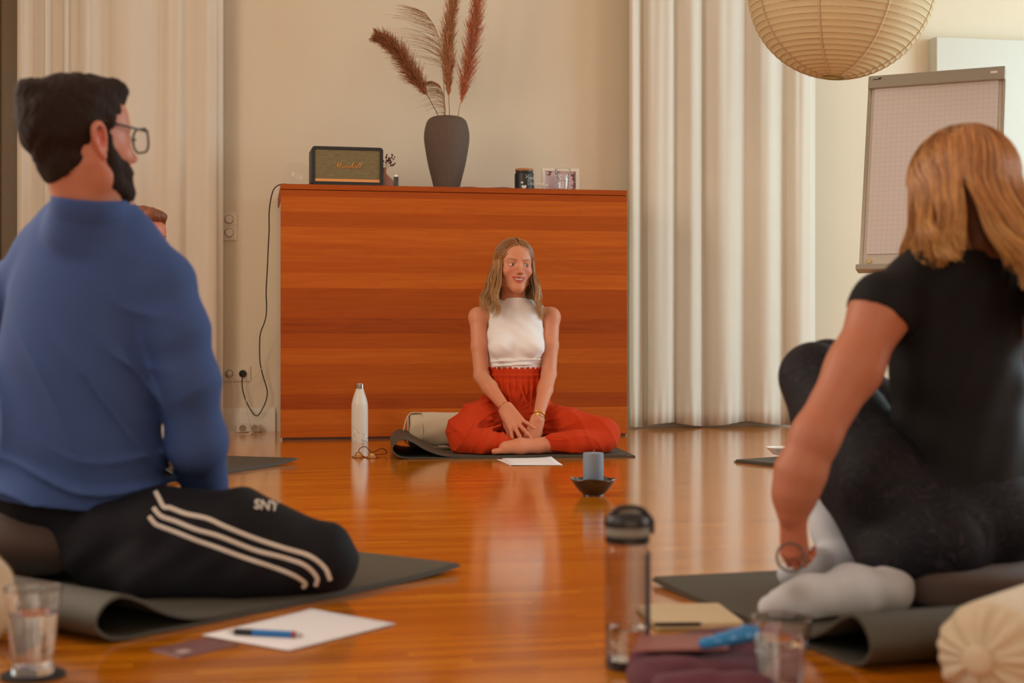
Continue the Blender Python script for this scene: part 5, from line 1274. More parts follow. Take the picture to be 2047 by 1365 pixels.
for i in range(len(c)-1): f.cone(lp(MH, *c[i]), lp(MH, *c[i+1]), .0050, .0050, .001)
f.disp(lambda x, y, z: .0004*np.sin(x*900)); V, Q = f.mesh(.001); mk('teeth', V, Q, mat('tooth_enamel', L(232, 220, 200), .25, var=.02), W1)
HC1 = [L(134, 86, 46), L(164, 110, 60), L(188, 134, 76), L(102, 64, 34)]
def az1(be, side): return (.20 if be > 100 else .225)
V, Q, C = hair_long(MH, sH, 4200, 11, .2, HC1, wave=.011, flare=.022, bmin=50, front_drift=.034, azlen=az1, tipcol=L(206, 160, 104), clump=9, gather=.75, spread=.03, rx=(.0805, .097, .084), wl=.115, r0=.00085,
    drift=lambda be, side, t: A3((side*.016*t*(1 if be > 90 else .3), .015*t if be > 100 else 0, 0)))
hair1 = mk('hair', V, Q, m_hair, W1, colors=C)
h = Field(); R = rot(MH); h.ell(lp(MH, 0, .016, .032), A3((.078, .096, .083))*sH, 0, 'u', R); h.ell(lp(MH, 0, .05, -.03), A3((.055, .05, .07))*sH, .03, 'u', R)
h.plane(lp(MH, 0, -.030, .012), R@A3((0, -1, -.62)), .004); h.ell(lp(MH, 0, -.085, .012), A3((.066, .075, .070))*sH, .006, 's', R); V, Q = h.mesh(.0028)
mk('hair_underlayer', V, Q, mat('brown_roots', L(112, 74, 42), .5, var=.25, scale=60, stretch=(8, 1, 8)), W1)
# white top
m_top = mat('white_jersey', L(238, 236, 236), .8, var=.02, scale=30, bump=.15, bscale=900, sheen=.2)
f = Field(); Y = (0, 1, 0)
f.chain([P(1031, 745, 6.27), P(1031, 716, 6.27), P(1032, 690, 6.265), P(1031, 660, 6.275), P(1031, 636, 6.285)], [.113, .113, .121, .121, .112], .02, ax=Y, f=.70)
f.cone(P(992, 623, 6.295), P(1070, 623, 6.295), .030, .030, .03); f.cone(P(982, 618, 6.30), P(1080, 618, 6.30), .017, .017, .02)
f.cone(P(1031, 622, 6.272), P(1031, 590, 6.252), .060, .0515, .014)
f.ell(P(1004, 692, 6.205), (.058, .050, .052), .030); f.ell(P(1062, 692, 6.205), (.058, .050, .052), .030)
for (a, b, r_) in (((985, 722), (1080, 718), .004), ((990, 730), (1072, 728), .003), ((1000, 712), (1035, 722), .003)):
    f.cone(P(*a, 6.185), P(*b, 6.185), r_+.002, r_, .006)
f.disp(lambda x, y, z: .0016*np.sin(z*260+x*16+np.sin(x*40)*1.6)*np.exp(-((z-P(0, 728, 6.2)[2])/.03)**2)+.0008*np.sin((x*.7+z)*120))
f.plane(P(0, 738.5, 6.27), (0, 0, -1), .002); f.plane(P(0, 598.5, 6.27), (0, .1, 1), .002)
for side, cx_ in ((-1, 961), (1, 1101)):   # arm holes
    f.cone(P(cx_, 628, 6.16), P(cx_, 628, 6.46), .033, .033, .004, 's'); f.cone(P(cx_-side*2, 650, 6.14), P(cx_-side*2, 650, 6.46), .029, .029, .01, 's')
V, Q = f.mesh(.0028); top1 = mk('top', V, Q, m_top, W1, label='white high-necked sleeveless top')
tr = bvh(V, Q)
# trousers
m_rust = mat('rust_linen', L(192, 57, 18), .85, var=.06, scale=24, bump=.25, bscale=600, spec=.2)
f = Field()
f.chain([P(1031, 740, 6.27), P(1031, 762, 6.27), P(1031, 800, 6.26), P(1031, 850, 6.28)], [.112, .116, .140, .150], .02, ax=Y, f=.78)
f.chain([P(985, 828, 6.22), P(955, 846, 6.10), P(929, 862, 6.03)], [.088, .086, .082], .03)
f.chain([P(926, 880, 5.99), P(965, 884, 5.94), P(1002, 886, 5.95)], [.062, .055, .046], .02)
f.chain([P(1072, 836, 6.22), P(1140, 853, 6.12), P(1206, 868, 6.04)], [.088, .076, .074], .03)
f.chain([P(1206, 881, 6.00), P(1150, 883, 5.955), P(1108, 884, 5.95)], [.055, .051, .042], .02)
f.cone(P(1031, 845, 6.2), P(1031, 872, 6.10), .080, .05, .03)
cr = P(1033, 828, 6.1); wz = P(0, 752, 6.2)[2]
def rdg(t, p=2.): return (1-np.abs(np.sin(t)))**p-.3
def folds1(x, y, z):
    th = np.arctan2(z-cr[2], x-cr[0]); r_ = np.hypot(x-cr[0], z-cr[2]); b = z < wz-.02
    a = .0080*rdg(6.5*th+1.5*np.sin(r_*22)+1.)*np.clip(r_/.10, 0, 1)*np.clip((.45-r_)/.2, 0, 1)*b
    a += .0040*rdg(12*th+2.5*np.sin(r_*15)+3*y+.5)*np.clip(r_/.12, 0, 1)*b
    g_ = np.exp(-((z-(wz-.035))/.05)**2)*(z < wz+.06); a += g_*.0050*np.sin(x*230+np.sin(z*60)*.6)
    a += .004*np.exp(-((z-(wz+.004))/.004)**2)-.0036*np.exp(-((z-(wz-.012))/.005)**2)-.003*np.exp(-((z-(wz+.014))/.004)**2)
    return a
f.disp(folds1)
for (a, b, r_) in (((912, 850, 5.965), (985, 838, 6.03), .007), ((925, 872, 5.93), (1000, 850, 5.96), .006),
                   ((1015, 775, 6.16), (1022, 812, 6.12), .006), ((1040, 772, 6.16), (1052, 806, 6.12), .006), ((1064, 775, 6.17), (1060, 815, 6.12), .005)):
    f.cone(P(*a), P(*b), r_, r_*.7, .014)
f.plane(P(0, 736.5, 6.27), (0, 0, 1), .001); f.plane((0, 0, mz), (0, 0, -1), .001)
f.cone(P(1085, 893, 5.95), P(1060, 893, 5.9), .036, .05, .006, 's')
V, Q = f.mesh(.0032); tr1 = mk('trousers', V, Q, m_rust, W1, label='rust-red gathered linen trousers')
# ruffled edge of the paper-bag waist
c = [];
for k in range(140):
    a = 2*PI*k/140; c.append(P(1031, 738, 6.27)+A3((.116*math.cos(a), .083*math.sin(a), .0)))
c = A3(c); n = len(c); V = []
for j, dz in enumerate((-.006, .002, .010)):
    for k in range(n): o_ = .0035*math.sin(k*2*PI/5.2)*(j+.4); d = c[k]-P(1031, 738, 6.27); d /= np.linalg.norm(d); V.append(c[k]+d*o_+A3((0, 0, dz+.0015*math.sin(k*1.7))))
mk('waist_ruffle', V, [(j*n+k, j*n+(k+1) % n, (j+1)*n+(k+1) % n, (j+1)*n+k) for j in range(2) for k in range(n)], m_rust, tr1, solid=.002)
# jewellery
m_gold = mat('gold', L(226, 176, 84), .25, 1., var=.04)
def bangle(c, d, r_, t_, name, parent, m=m_gold, f_=1.):
    d = d/np.linalg.norm(d); a = np.cross(d, (0, 1, .2)); a /= np.linalg.norm(a); b = np.cross(d, a)
    return mk(name, Geo().tube(A3([c+(a*math.cos(t)+b*f_*math.sin(t))*r_ for t in np.linspace(0, 2*PI, 48)]), t_, 8, caps=False), None, m, parent)
e1_ = P(962, 752, 6.22); d1 = wr1-e1_; bangle(wr1-d1/np.linalg.norm(d1)*.012, d1+A3((0, 0, .02)), .0262, .0013, 'bracelet', W1)
e2_ = P(1097, 748, 6.22); d2 = wr2-e2_; d2n = d2/np.linalg.norm(d2)
wt = bangle(wr2-d2n*.022, d2, .0275, .0028, 'wristwatch', W1, f_=1.); cw = wr2-d2n*.022+A3((-.006, -.0275, .006))
mk('watch_face', Geo().lathe([(0, 0), (.0085, 0), (.009, .0015), (.0085, .004), (.006, .0045), (0, .0045)], 28, Matrix.Translation(Vector(cw)) @ RX), None, m_gold, wt, angle=40)
bangle(wr2-d2n*.004, d2+A3((.02, 0, 0)), .0262, .0017, 'bracelet', W1, mat('pearl', L(220, 206, 190), .3)); bangle(wr2-d2n*.010, d2, .0262, .0010, 'bracelet', W1)
kr = P(1038, 869, 5.955)
print('woman ok', len(V))
# =================================================================== the man in the blue shirt (left)
SK2 = L(188, 120, 92)
MM = frameM(P(163, 284, 2.76), 135, -5, 0, 1.06); sM = 1.06
f = Field(); head_ops(f, MM, sM, male=True)
f.chain([P(178, 385, 2.77), P(178, 415, 2.775), P(180, 460, 2.82)], [.053, .050, .050], .01)
AXM = A3((.5, .87, 0))
f.chain([P(180, 500, 2.86), P(165, 700, 2.87), P(158, 900, 2.88), P(155, 1030, 2.90)], [.13, .135, .13, .13], .04, ax=AXM, f=.6)
armR = [P(335, 585, 2.80), P(375, 740, 2.79), P(394, 880, 2.82)]; armL = [P(15, 590, 3.00), P(-15, 740, 3.04), P(-10, 880, 3.12)]
f.chain([P(230, 520, 2.82)]+armR, [.05, .050, .042, .038], .03); f.chain([P(110, 520, 2.94)]+armL, [.05, .050, .042, .038], .03)
wR = P(432, 1018, 3.10); wL = P(120, 985, 3.28)
f.chain([armR[-1], wR], [.038, .026], .02); f.chain([armL[-1], wL], [.038, .026], .02)
hand_ops(f, wR, A3((.35, .9, -.25)), A3((-.1, .2, 1)), -1, 1.1, curl=(18, 18, 20, 22)); hand_ops(f, wL, A3((.75, .5, -.3)), A3((0, .2, 1)), 1, 1.1, curl=(18, 18, 20, 22))
V, Q = f.mesh(.0046, fine=[(lp(MM, 0, 0, 0)-A3((.15, .15, .15)), lp(MM, 0, 0, 0)+A3((.15, .15, .15)), .0022)])
C = skin_cols(V, MM, SK2, lip=L(150, 80, 66), brow=L(40, 26, 20))
Mi = np.array(MM.inverted()); q = V@Mi[:3, :3].T+Mi[:3, 3]; er = np.exp(-(((np.abs(q[:, 0])-.080)/.012)**2+((q[:, 1]-.008)/.02)**2+((q[:, 2])/.035)**2)); C = C*(1-er[:, None]*.6)+A3(L(206, 96, 72))*er[:, None]*.6
MAN = mk('person', V, Q, m_skin, loc=(P(160, 1000, 2.88)[0], 2.88, .0145), colors=C, label='dark-haired bearded man in blue shirt and black striped track trousers kneeling with his back turned', cat='person')
eyes(MM, sM, MAN)
m_dh = mat('dark_hair', L(38, 24, 17), .75, spec=.2, var=.35, scale=40, stretch=(3, 3, 1), bump=.5, bscale=180)
man_hair(MM, sM, MAN, m_dh, 1.0)
R = rot(MM); h = Field()
for sx in (-1, 1): h.chain([lp(MM, sx*.066, -.016, .004), lp(MM, sx*.0575, -.018, -.040), lp(MM, sx*.046, -.026, -.070), lp(MM, sx*.020, -.062, -.092), lp(MM, 0, -.070, -.098)], [.009, .0175, .023, .023, .023], .016)
[h.chain([lp(MM, sx*.056, -.022, -.035), lp(MM, sx*.047, -.045, -.050), lp(MM, sx*.030, -.064, -.060)], [.014, .0175, .0185], .014) for sx in (-1, 1)]
h.ell(lp(MM, 0, -.072, -.094), A3((.026, .020, .022))*sM, .01, 'u', R); h.cone(lp(MM, -.026, -.078, -.052), lp(MM, 0, -.0885, -.0465), .005, .006, .006); h.cone(lp(MM, .026, -.078, -.052), lp(MM, 0, -.0885, -.0465), .005, .006, .006)
h.disp(lambda x, y, z: .0014*np.sin(x*420+z*160)*np.sin(y*380+z*330)); V, Q = h.mesh(.0028); mk('beard', V, Q, m_dh, MAN)
# glasses
m_fr = mat('dark_acetate', L(44, 40, 34), .3, var=.1); t = mk('glasses', Geo().tube(A3([lp(MM, -.010, -.105, .004), lp(MM, 0, -.109, .007), lp(MM, .010, -.105, .004)]), .0022, 8), None, m_fr, MAN, label='dark-rimmed rectangular glasses')
for sx in (-1, 1):
    rim = [(sx*(.036+a), -.104+abs(a+.002)*.12, b) for a, b in [(x*.027/20, y*.022/16) for x, y in rounded_rect(40, 32, 13, 5)]]
    mk('rim', Geo().tube(A3([lp(MM, *q) for q in rim+[rim[0]]]), .0022, 8, caps=False), None, m_fr, t)
    V = A3([lp(MM, *q) for q in rim]+[lp(MM, sx*.036, -.104, 0)]); mk('lens', V, [(i, (i+1) % len(rim), len(rim)) for i in range(len(rim))], m_pane, t)
    mk('temple', Geo().tube(A3([lp(MM, sx*.063, -.101, .014), lp(MM, sx*.074, -.06, .020), lp(MM, sx*.0785, -.005, .031), lp(MM, sx*.077, .022, .022)]), .0024, 8), None, m_fr, t)
# shirt
m_blue_s = mat('blue_jersey', L(62, 84, 134), .85, var=.04, scale=14, bump=.2, bscale=700, spec=.25)
f = Field()
f.chain([P(182, 520, 2.86), P(176, 600, 2.865), P(160, 740, 2.87), P(152, 880, 2.88), P(150, 985, 2.90), P(148, 1045, 2.90)], [.150, .170, .180, .184, .186, .182], .05, ax=AXM, f=.68)
f.chain([P(178, 462, 2.84), P(250, 505, 2.82), P(318, 560, 2.80)], [.060, .060, .062], .04); f.chain([P(170, 462, 2.86), P(100, 510, 2.93), P(28, 585, 2.99)], [.060, .060, .062], .04)
f.cone(P(178, 452, 2.80), P(177, 404, 2.768), .086, .0710, .02); f.ell(P(148, 990, 2.90), (.186, .165, .11), .03)
f.chain([P(325, 575, 2.80), P(352, 660, 2.79), P(376, 760, 2.79), P(394, 885, 2.82), P(412, 985, 3.00)], [.064, .060, .057, .055, .048], .03)
f.chain([P(20, 590, 3.0), P(-15, 740, 3.04), P(-10, 880, 3.12), P(112, 980, 3.26)], [.064, .056, .050, .036], .03)
def rdg(t, p=2.): return (1-np.abs(np.sin(t)))**p-.3
def folds2(x, y, z):
    cx, cz = P(150, 0, 2.75)[0], P(0, 700, 2.75)[2]; u = x-cx; w = z-cz; tor = np.clip((.175-u)/.03, 0, 1)
    a = .016*rdg(24*u+9*w+1.6*np.sin(w*9+u*6))*np.clip((.08-w)/.12, 0, 1)*np.exp(-((w+.10)/.17)**2)*tor        # long diagonal drapes
    a += .015*rdg(50*w+6*u+1.1*np.sin(u*16+1))*np.exp(-((w+.27)/.055)**2)*tor                                   # bunching above the hem
    a += .010*rdg(30*(w+u*.9)+1.2*np.sin(u*20))*np.exp(-((u-.12)/.07)**2)*np.exp(-((w-.02)/.12)**2)
    a += .005*rdg(26*(w-.5*u)+2.)*np.exp(-((u-.23)/.06)**2)*np.exp(-((w+.06)/.12)**2)
    return a
f.disp(folds2)
hm = A3([P(150, 1022, 2.72)[0], 2.72, P(150, 1022, 2.72)[2]]); f.plane(P(150, 1024, 2.72), (-.10, 0, -1), .003)
f.plane(P(176, 396, 2.74), (.10, -.18, 1), .002)
f.cone(P(178, 384, 2.768), P(177, 350, 2.765), .0655, .0655, .003, 's')
# the plane above also trims the sleeves at the same height: forearms stay because they lie further back and higher
V, Q = f.mesh(.0045); sh2 = mk('shirt', V, Q, m_blue_s, MAN, label='blue long-sleeved stand-collar shirt'); tS = bvh(V, Q)
mk('collar_seam', surface_ribbons(tS, [[(112, 432), (150, 443), (200, 445), (246, 436)]], 1.2, .0012, 30), None, mat('navy_thread', L(56, 74, 112), .9), sh2)
# track trousers
m_blk_t = mat('black_track_knit', L(20, 19, 25), .8, var=.06, bump=.15, bscale=700, spec=.25)
f = Field(); M0 = .0150
pv = P(148, 1030, 2.90); pv[2] = .170; f.ell(pv, (.160, .125, .092), 0); f.cone(P(152, 985, 2.9), P(150, 1030, 2.9), .132, .140, .04, ax=AXM, f=.7)
f.chain([P(225, 1085, 2.80), P(340, 1078, 2.77), P(470, 1078, 2.75), P(640, 1112, 2.76)], [.098, .094, .090, .070], .04)
f.chain([P(640, 1128, 2.74), P(480, 1148, 2.70), P(300, 1150, 2.70), P(215, 1150, 2.80)], [.060, .052, .050, .045], .035)
f.cone(P(400, 1100, 2.73), P(560, 1120, 2.73), .070, .060, .04)
f.chain([P(90, 1060, 3.05), P(190, 1070, 3.25), P(270, 1110, 3.42)], [.098, .09, .07], .04); f.chain([P(270, 1120, 3.42), P(120, 1110, 3.3), P(20, 1100, 3.12)], [.055, .052, .045], .03)
f.disp(lambda x, y, z: .0018*np.sin(26*x+44*z+2*np.sin(x*13))+.0018*np.sin(70*x-38*z+np.sin(z*40)*1.5))
f.plane((0, 0, M0), (0, 0, -1), .002); f.plane(P(0, 940, 2.9), (0, 0, 1), .002)
V, Q = f.mesh(.0042); tt2 = mk('trousers', V, Q, m_blk_t, MAN, label='black track trousers with white side stripes'); tT = bvh(V, Q)
m_str = mat('white_stripe_knit', L(214, 202, 188), .8, var=.03)
S_ = lambda L_: [(a*.3908, 880+b*.3908) for a, b in L_]
for L_ in ([(795, 262), (815, 300), (838, 340), (870, 345), (950, 375), (1060, 400), (1150, 440), (1300, 500), (1450, 550), (1580, 590), (1660, 650), (1690, 715)],
           [(785, 345), (812, 378), (840, 395), (900, 415), (1000, 455), (1120, 490), (1300, 560), (1450, 600), (1560, 640), (1620, 700), (1615, 745)],
           [(762, 390), (795, 428), (820, 440), (900, 470), (1000, 510), (1100, 545), (1250, 600), (1400, 650), (1500, 690), (1560, 730), (1550, 755)]):
    mk('stripe', surface_ribbons(tT, [S_(L_)], 4.6, .0022, 90), None, m_str, tt2)
def text_geo(body, size, extrude=0.):
    c = bpy.data.curves.new('letters', 'FONT'); c.body = body; c.size = size; c.align_x = 'CENTER'; c.resolution_u = 3; c.offset = size*.018; o = bpy.data.objects.new('letters', c); COL.objects.link(o)
    dg = bpy.context.evaluated_depsgraph_get(); me = o.evaluated_get(dg).to_mesh(); V = A3([tuple(v.co) for v in me.vertices]); F_ = [tuple(p.vertices) for p in me.polygons]
    o.evaluated_get(dg).to_mesh_clear(); bpy.data.objects.remove(o); bpy.data.curves.remove(c); return V, F_
V, F_ = text_geo('SNY', 27); out = []
for x, y, _ in V:
    a = math.radians(5); px_ = 532+(x*math.cos(a)+y*math.sin(a)); py_ = 1018-(y*math.cos(a)-x*math.sin(a)); dr = Vector(P(px_, py_, 1.)-A3((0, 0, CAMZ))).normalized(); hh = tT.ray_cast(Vector((0, 0, CAMZ)), dr)
    out.append(A3(hh[0]-dr*.0045) if hh[0] is not None else P(px_, py_, 2.7))
bmx = bmesh.new(); vs = [bmx.verts.new(p) for p in out]; [bmx.faces.new([vs[i] for i in q]) for q in F_]; bmx.normal_update(); bmesh.ops.solidify(bmx, geom=bmx.faces[:], thickness=.0012)
for q in range(2): pass
mk('lettering', [tuple(v.co) for v in bmx.verts], [tuple(v.index for v in fc.verts) for fc in (bmx.verts.index_update() or bmx.faces)], m_str, tt2, smooth=False); bmx.free()
print('man ok')

# =================================================================== the blonde woman in black (right)
SK3 = L(186, 116, 86)
MB = frameM(P(1917, 392, 2.64), 206, 6, 0, 1.02); sB = 1.02; FB = A3((-.5, .87, 0))
f = Field(); head_ops(f, MB, sB)
f.chain([lp(MB, 0, .03, -.08), P(1925, 500, 2.64), P(1925, 540, 2.64)], [.052, .054, .06], .02)
f.chain([P(1915, 590, 2.66), P(1915, 760, 2.68), P(1925, 900, 2.70), P(1930, 1030, 2.70)], [.115, .110, .11, .12], .04, ax=FB, f=.6)
aL = [P(1760, 622, 2.56), P(1708, 735, 2.53), P(1630, 872, 2.50)]; wB = P(1584, 1028, 2.50)
f.chain([P(1830, 580, 2.62)]+aL, [.045, .050, .046, .041], .03); f.chain([aL[-1], P(1600, 945, 2.5), P(1588, 990, 2.5), wB], [.041, .0425, .036, .0255], .02)
f.chain([P(2010, 590, 2.72), P(2062, 640, 2.78), P(2082, 740, 2.88), P(2060, 840, 3.05)], [.045, .048, .042, .036], .03); wB2 = P(1900, 860, 3.25); f.cone(P(2060, 840, 3.05), wB2, .036, .025, .02)
tb = hand_ops(f, wB, A3((.06, .05, -1)), A3((-.72, -.68, 0)), 1, .80, curl=(46, 52, 56, 60), splay=(2, 0, -1, -3), thumb=(.80, .35, -.45), tcurl=15)
hand_ops(f, wB2, A3((-.9, .1, -.3)), A3((0, .6, .6)), 1, 1., curl=(20, 20, 22, 25))
ha = wB-A3((.06, .07, .15)); hb = wB+A3((.07, .08, .03))
V, Q = f.mesh(.0044, fine=[(ha, hb, .002)]); C = skin_cols(V, MB, SK3, lip=L(160, 80, 74), brow=L(120, 84, 50)); hw = np.clip((wB[2]+.05-V[:, 2])/.10, 0, 1)[:, None]*(V[:, 0] < wB[0]+.08)[:, None]; C = C*(1-hw*A3((.03, .18, .2)))
WB = mk('person', V, Q, m_skin, loc=(P(1925, 1000, 2.68)[0], 2.68, .0145), colors=C, label='blonde woman in black top and dark leggings sitting at right, knees drawn up, back turned', cat='person')
eyes(MB, sB, WB)
m_blk_top = mat('black_crepe', L(18, 18, 20), .75, var=.06, bump=.2, bscale=500, spec=.25)
f = Field()
f.chain([P(1912, 585, 2.655), P(1908, 660, 2.665), P(1915, 790, 2.68), P(1925, 900, 2.69), P(1940, 1010, 2.68), P(1955, 1080, 2.67)], [.128, .136, .132, .130, .150, .160], .04, ax=FB, f=.68)
f.chain([P(1915, 545, 2.64), P(1830, 575, 2.61), P(1768, 612, 2.565), P(1745, 650, 2.55)], [.062, .056, .056, .055], .03); f.chain([P(1925, 545, 2.64), P(1985, 572, 2.69), P(2020, 610, 2.73)], [.062, .056, .050], .03)
f.cone(P(1925, 548, 2.63), P(1923, 500, 2.61), .080, .068, .02)
f.disp(lambda x, y, z: .0035*np.sin(24*x+60*z+2.4*np.sin(x*15+z*8))*np.clip((.62-z)/.3, 0, 1)+.0020*np.sin(80*x-30*z))
f.plane(P(1925, 497, 2.62), (0, -.1, 1), .003); 
a = P(1742, 650, 2.55)   # sleeve opening: cut the cap square to the arm
f.ops.append(('s', 'c', (a+(aL[1]-a)*.50, a+(aL[1]-a)*2.2, .085, .10, None, 1.), .003))
f.ops.append(('s', 'c', (P(2066, 640, 2.78), P(2085, 760, 2.9), .056, .06, None, 1.), .003))
f.plane(P(1800, 1010, 2.6), (-.30, 0, -1.0), .003)
V, Q = f.mesh(.0042); mk('top', V, Q, m_blk_top, WB, label='black short-sleeved loose top')
def legpat():
    m, nt, b = _mat('patterned_leggings'); tc = N(nt, 'ShaderNodeTexCoord'); no = N(nt, 'ShaderNodeTexNoise'); no.inputs['Scale'].default_value = 13; no.inputs['Detail'].default_value = 1.5; no.inputs['Distortion'].default_value = 2.2
    nt.links.new(tc.outputs['Object'], no.inputs[0]); a = math_n(nt, 'ABSOLUTE', math_n(nt, 'SUBTRACT', math_n(nt, 'FRACT', math_n(nt, 'MULTIPLY', no.outputs[0], 7.)), .5))
    c = ramp(nt, a, [(0, L(50, 44, 52)), (.06, L(38, 34, 42)), (.12, L(20, 19, 25)), (1, L(20, 19, 25))]); nt.links.new(c, b.inputs['Base Color']); b.inputs['Roughness'].default_value = .7; b.inputs['Specular IOR Level'].default_value = .25; return m
f = Field(); pv = P(1935, 1080, 2.68); pv[2] = .165; f.ell(pv, (.165, .14, .090), 0); f.cone(P(1930, 1000, 2.70), pv, .128, .145, .04, ax=FB, f=.75)
f.chain([P(1870, 1070, 2.60), P(1770, 960, 2.66), P(1690, 840, 2.76), P(1630, 752, 2.87)], [.086, .088, .078, .064], .03)
f.chain([P(1625, 755, 2.87), P(1655, 850, 2.82), P(1700, 960, 2.74), P(1762, 1120, 2.62)], [.064, .064, .062, .045], .03)
f.cone(P(1880, 1085, 2.58), P(1785, 1118, 2.58), .076, .045, .04)
f.chain([P(1990, 1075, 2.76), P(1830, 900, 2.90), P(1655, 735, 3.04)], [.09, .08, .060], .03); f.chain([P(1655, 742, 3.04), P(1648, 880, 2.97), P(1652, 990, 2.90)], [.060, .060, .047], .02)
f.plane((0, 0, .0158), (0, 0, -1), .002)
V, Q = f.mesh(.0042); mk('leggings', V, Q, legpat(), WB, label='black leggings with faint line pattern')
m_sock = mat('white_sock_knit', L(206, 208, 212), .9, var=.03, bump=.4, bscale=420, sheen=.2)
f = Field()
def oz(px, d, r, z0=.0150): q = P(px, 800, d); q[2] = z0+r; return q
f.cone(P(1800, 1135, 2.62), oz(1775, 2.55, .030), .030, .031, .02); f.chain([oz(1785, 2.545, .034), oz(1705, 2.50, .039), oz(1610, 2.47, .031), oz(1540, 2.455, .020)], [.033, .039, .032, .021], .04)
f.chain([oz(1600, 2.50, .028), oz(1552, 2.50, .020)], [.03, .02], .02)
f.disp(lambda x, y, z: .0010*np.sin(90*x+60*z)); f.plane((0, 0, .0152), (0, 0, -1), .001)
V, Q = f.mesh(.0030); q = (V-oz(1660, 2.46, .03)); w = np.exp(-((q[:, 0])/.035)**2-((q[:, 2]-.0)/.035)**2)
C = np.tile(A3(L(200, 203, 208)), (len(V), 1)); w2 = np.exp(-(((V[:, 0]-oz(1585, 2.47, 0)[0])/.022)**2+((V[:, 2]-.065)/.02)**2)); w = np.clip(w2, 0, 1)[:, None]; C = C*(1-w*.55)+A3(L(120, 104, 78))*w*.55
mk('sock', V, Q, vmat('worn_white_sock', .9, sheen=.2, bump=.4, bscale=420), WB, colors=C)
f = Field(); f.chain([P(1650, 965, 2.91), P(1664, 1060, 2.86), oz(1690, 2.82, .042)], [.045, .040, .042], .02); f.chain([oz(1690, 2.82, .036), oz(1620, 2.79, .034), oz(1578, 2.77, .024)], [.040, .034, .024], .02); f.plane((0, 0, .0152), (0, 0, -1), .001)
V, Q = f.mesh(.0032); mk('sock', V, Q, m_sock, WB)
HC3 = [L(150, 92, 44), L(182, 120, 62), L(206, 150, 88), L(120, 68, 32)]
def off3(be, side): return side*(180-be)-50      # > 0: strands left of the middle of the back of the head, < 0: right of it
def dr3(be, side, t):
    a = off3(be, side); e = math.exp(-(a/22)**2)
    k = (.074*t**1.4*min(1., .45+abs(a)/70)+.012*e*t) if a < 0 else -.026*e*t
    return A3((-.9*k, .44*k+.030*t**1.2*(1 if a < 60 else .3), .02*t if a < 0 else 0))
def az3(be, side):
    a = off3(be, side); return (.20+.10*min(1, abs(a)/25)) if a < 0 else (.150+.012*min(1, a/40))
V, Q, C = hair_long(MB, sB, 6500, 21, .27, HC3, wave=.012, flare=.020, bmin=50, front_drift=.0, r0=.0011, clump=11, gather=.42, drift=dr3, spread=.03, tipcol=L(226, 172, 104), wl=.12, azlen=az3, rx=(.084, .103, .092), part=.0)
mk('hair', V, Q, m_hair, WB, colors=C)
h = Field(); R = rot(MB); h.ell(lp(MB, 0, .016, .032), A3((.083, .101, .089))*sB, 0, 'u', R); h.chain([lp(MB, 0, .040, .0), lp(MB, 0, .045, -.09)], [.066, .048], .03)
h.plane(lp(MB, 0, -.045, .0), R@A3((0, -1, -.3)), .004); V, Q = h.mesh(.0035); mk('hair_underlayer', V, Q, mat('dark_blonde_roots', L(96, 56, 28), .5, var=.3, scale=40, stretch=(6, 6, 1)), WB)
# bracelet and the ring she holds
mk('bracelet', Geo().tube(A3([wB+A3((.0, .0, .028))+A3((math.cos(t)*.0285, math.sin(t)*.0275, .007*math.cos(t))) for t in np.linspace(0, 2*PI, 40)]), .0014, 8, caps=False), None, m_gold, WB)
rc = P(1581, 1114, 2.47)
mk('hair_ring', Geo().tube(A3([rc+A3((math.cos(t)*.0245, math.sin(t)*.006, math.sin(t)*.0235)) for t in np.linspace(0, 2*PI, 48)]), .0022, 8, caps=False), None, mat('grey_rubber_ring', L(96, 84, 76), .4), loc=tuple(rc-A3((0, 0, .024))), label='small dark ring held in the left hand of the blonde woman', cat='ring')
print('blonde ok')

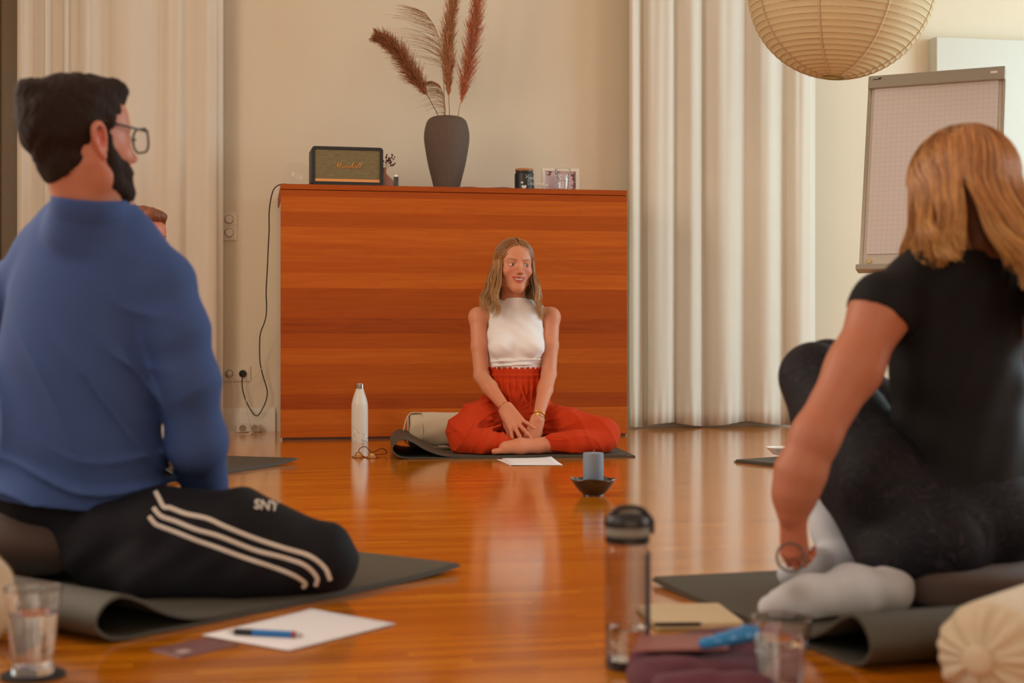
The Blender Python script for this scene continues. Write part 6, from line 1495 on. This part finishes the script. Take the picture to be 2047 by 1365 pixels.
# =================================================================== the seated person behind the man
MS = frameM(P(284, 480, 5.18), 52, 8, 0, 1.0); f = Field(); head_ops(f, MS, 1., male=True)
f.chain([lp(MS, 0, .03, -.08), P(272, 560, 5.22)], [.058, .062], .02)
f.chain([P(262, 610, 5.25), P(258, 700, 5.26), P(256, 800, 5.28)], [.12, .115, .12], .04, ax=(.8, -.6, 0), f=.6)
for sx, dd in ((-1, .10), (1, -.08)):
    a, b, c = P(262+sx*85, 605, 5.25+dd), P(250+sx*75, 740, 5.2+dd), P(235+sx*25, 850, 5.0+dd*.5)
    f.chain([a, b, c], [.045, .038, .026], .02); hand_ops(f, c, A3((.35, -.8, -.3)), A3((0, 0, 1)), sx, 1., curl=(20, 20, 22, 24))
V, Q = f.mesh(.005, fine=[(lp(MS, 0, 0, 0)-A3((.13, .13, .13)), lp(MS, 0, 0, 0)+A3((.13, .13, .13)), .0026)])
PS = mk('person', V, Q, m_skin, loc=(P(262, 800, 5.25)[0], 5.25, .0145), colors=skin_cols(V, MS, L(198, 118, 88), lip=L(160, 84, 74), brow=L(96, 56, 36)), label='person with short reddish-brown hair, only forehead and hair showing behind the man in blue', cat='person')
eyes(MS, 1., PS); man_hair(MS, 1., PS, mat('auburn_hair', L(112, 62, 34), .6, var=.3, scale=40, bump=.4, bscale=150), 1.)
f = Field(); f.chain([P(262, 590, 5.25), P(258, 700, 5.26), P(256, 830, 5.28)], [.140, .135, .140], .04, ax=(.8, -.6, 0), f=.68); f.cone(P(190, 590, 5.32), P(334, 590, 5.18), .05, .05, .04)
for sx, dd in ((-1, .10), (1, -.08)): f.chain([P(262+sx*85, 605, 5.25+dd), P(250+sx*75, 740, 5.2+dd), P(235+sx*25, 840, 5.03+dd*.6)], [.056, .048, .036], .03)
f.plane(P(0, 568, 5.25), (0, 0, 1), .003); V, Q = f.mesh(.006); mk('shirt', V, Q, mat('grey_sweater', L(96, 92, 92), .85, var=.05), PS)
f = Field(); f.ell(P(258, 862, 5.28), (.16, .15, .10), 0); f.chain([P(220, 880, 5.24), P(150, 890, 5.02)], [.085, .065], .04); f.chain([P(300, 880, 5.22), P(345, 885, 4.98)], [.085, .062], .04)
f.chain([P(150, 895, 5.0), P(280, 915, 4.86)], [.055, .042], .03); f.chain([P(345, 898, 4.96), P(230, 920, 4.88)], [.055, .042], .03); f.plane((0, 0, .0150), (0, 0, -1), .002)
V, Q = f.mesh(.006); mk('trousers', V, Q, mat('sand_trousers', L(176, 164, 140), .85, var=.05), PS)
print('all ok')
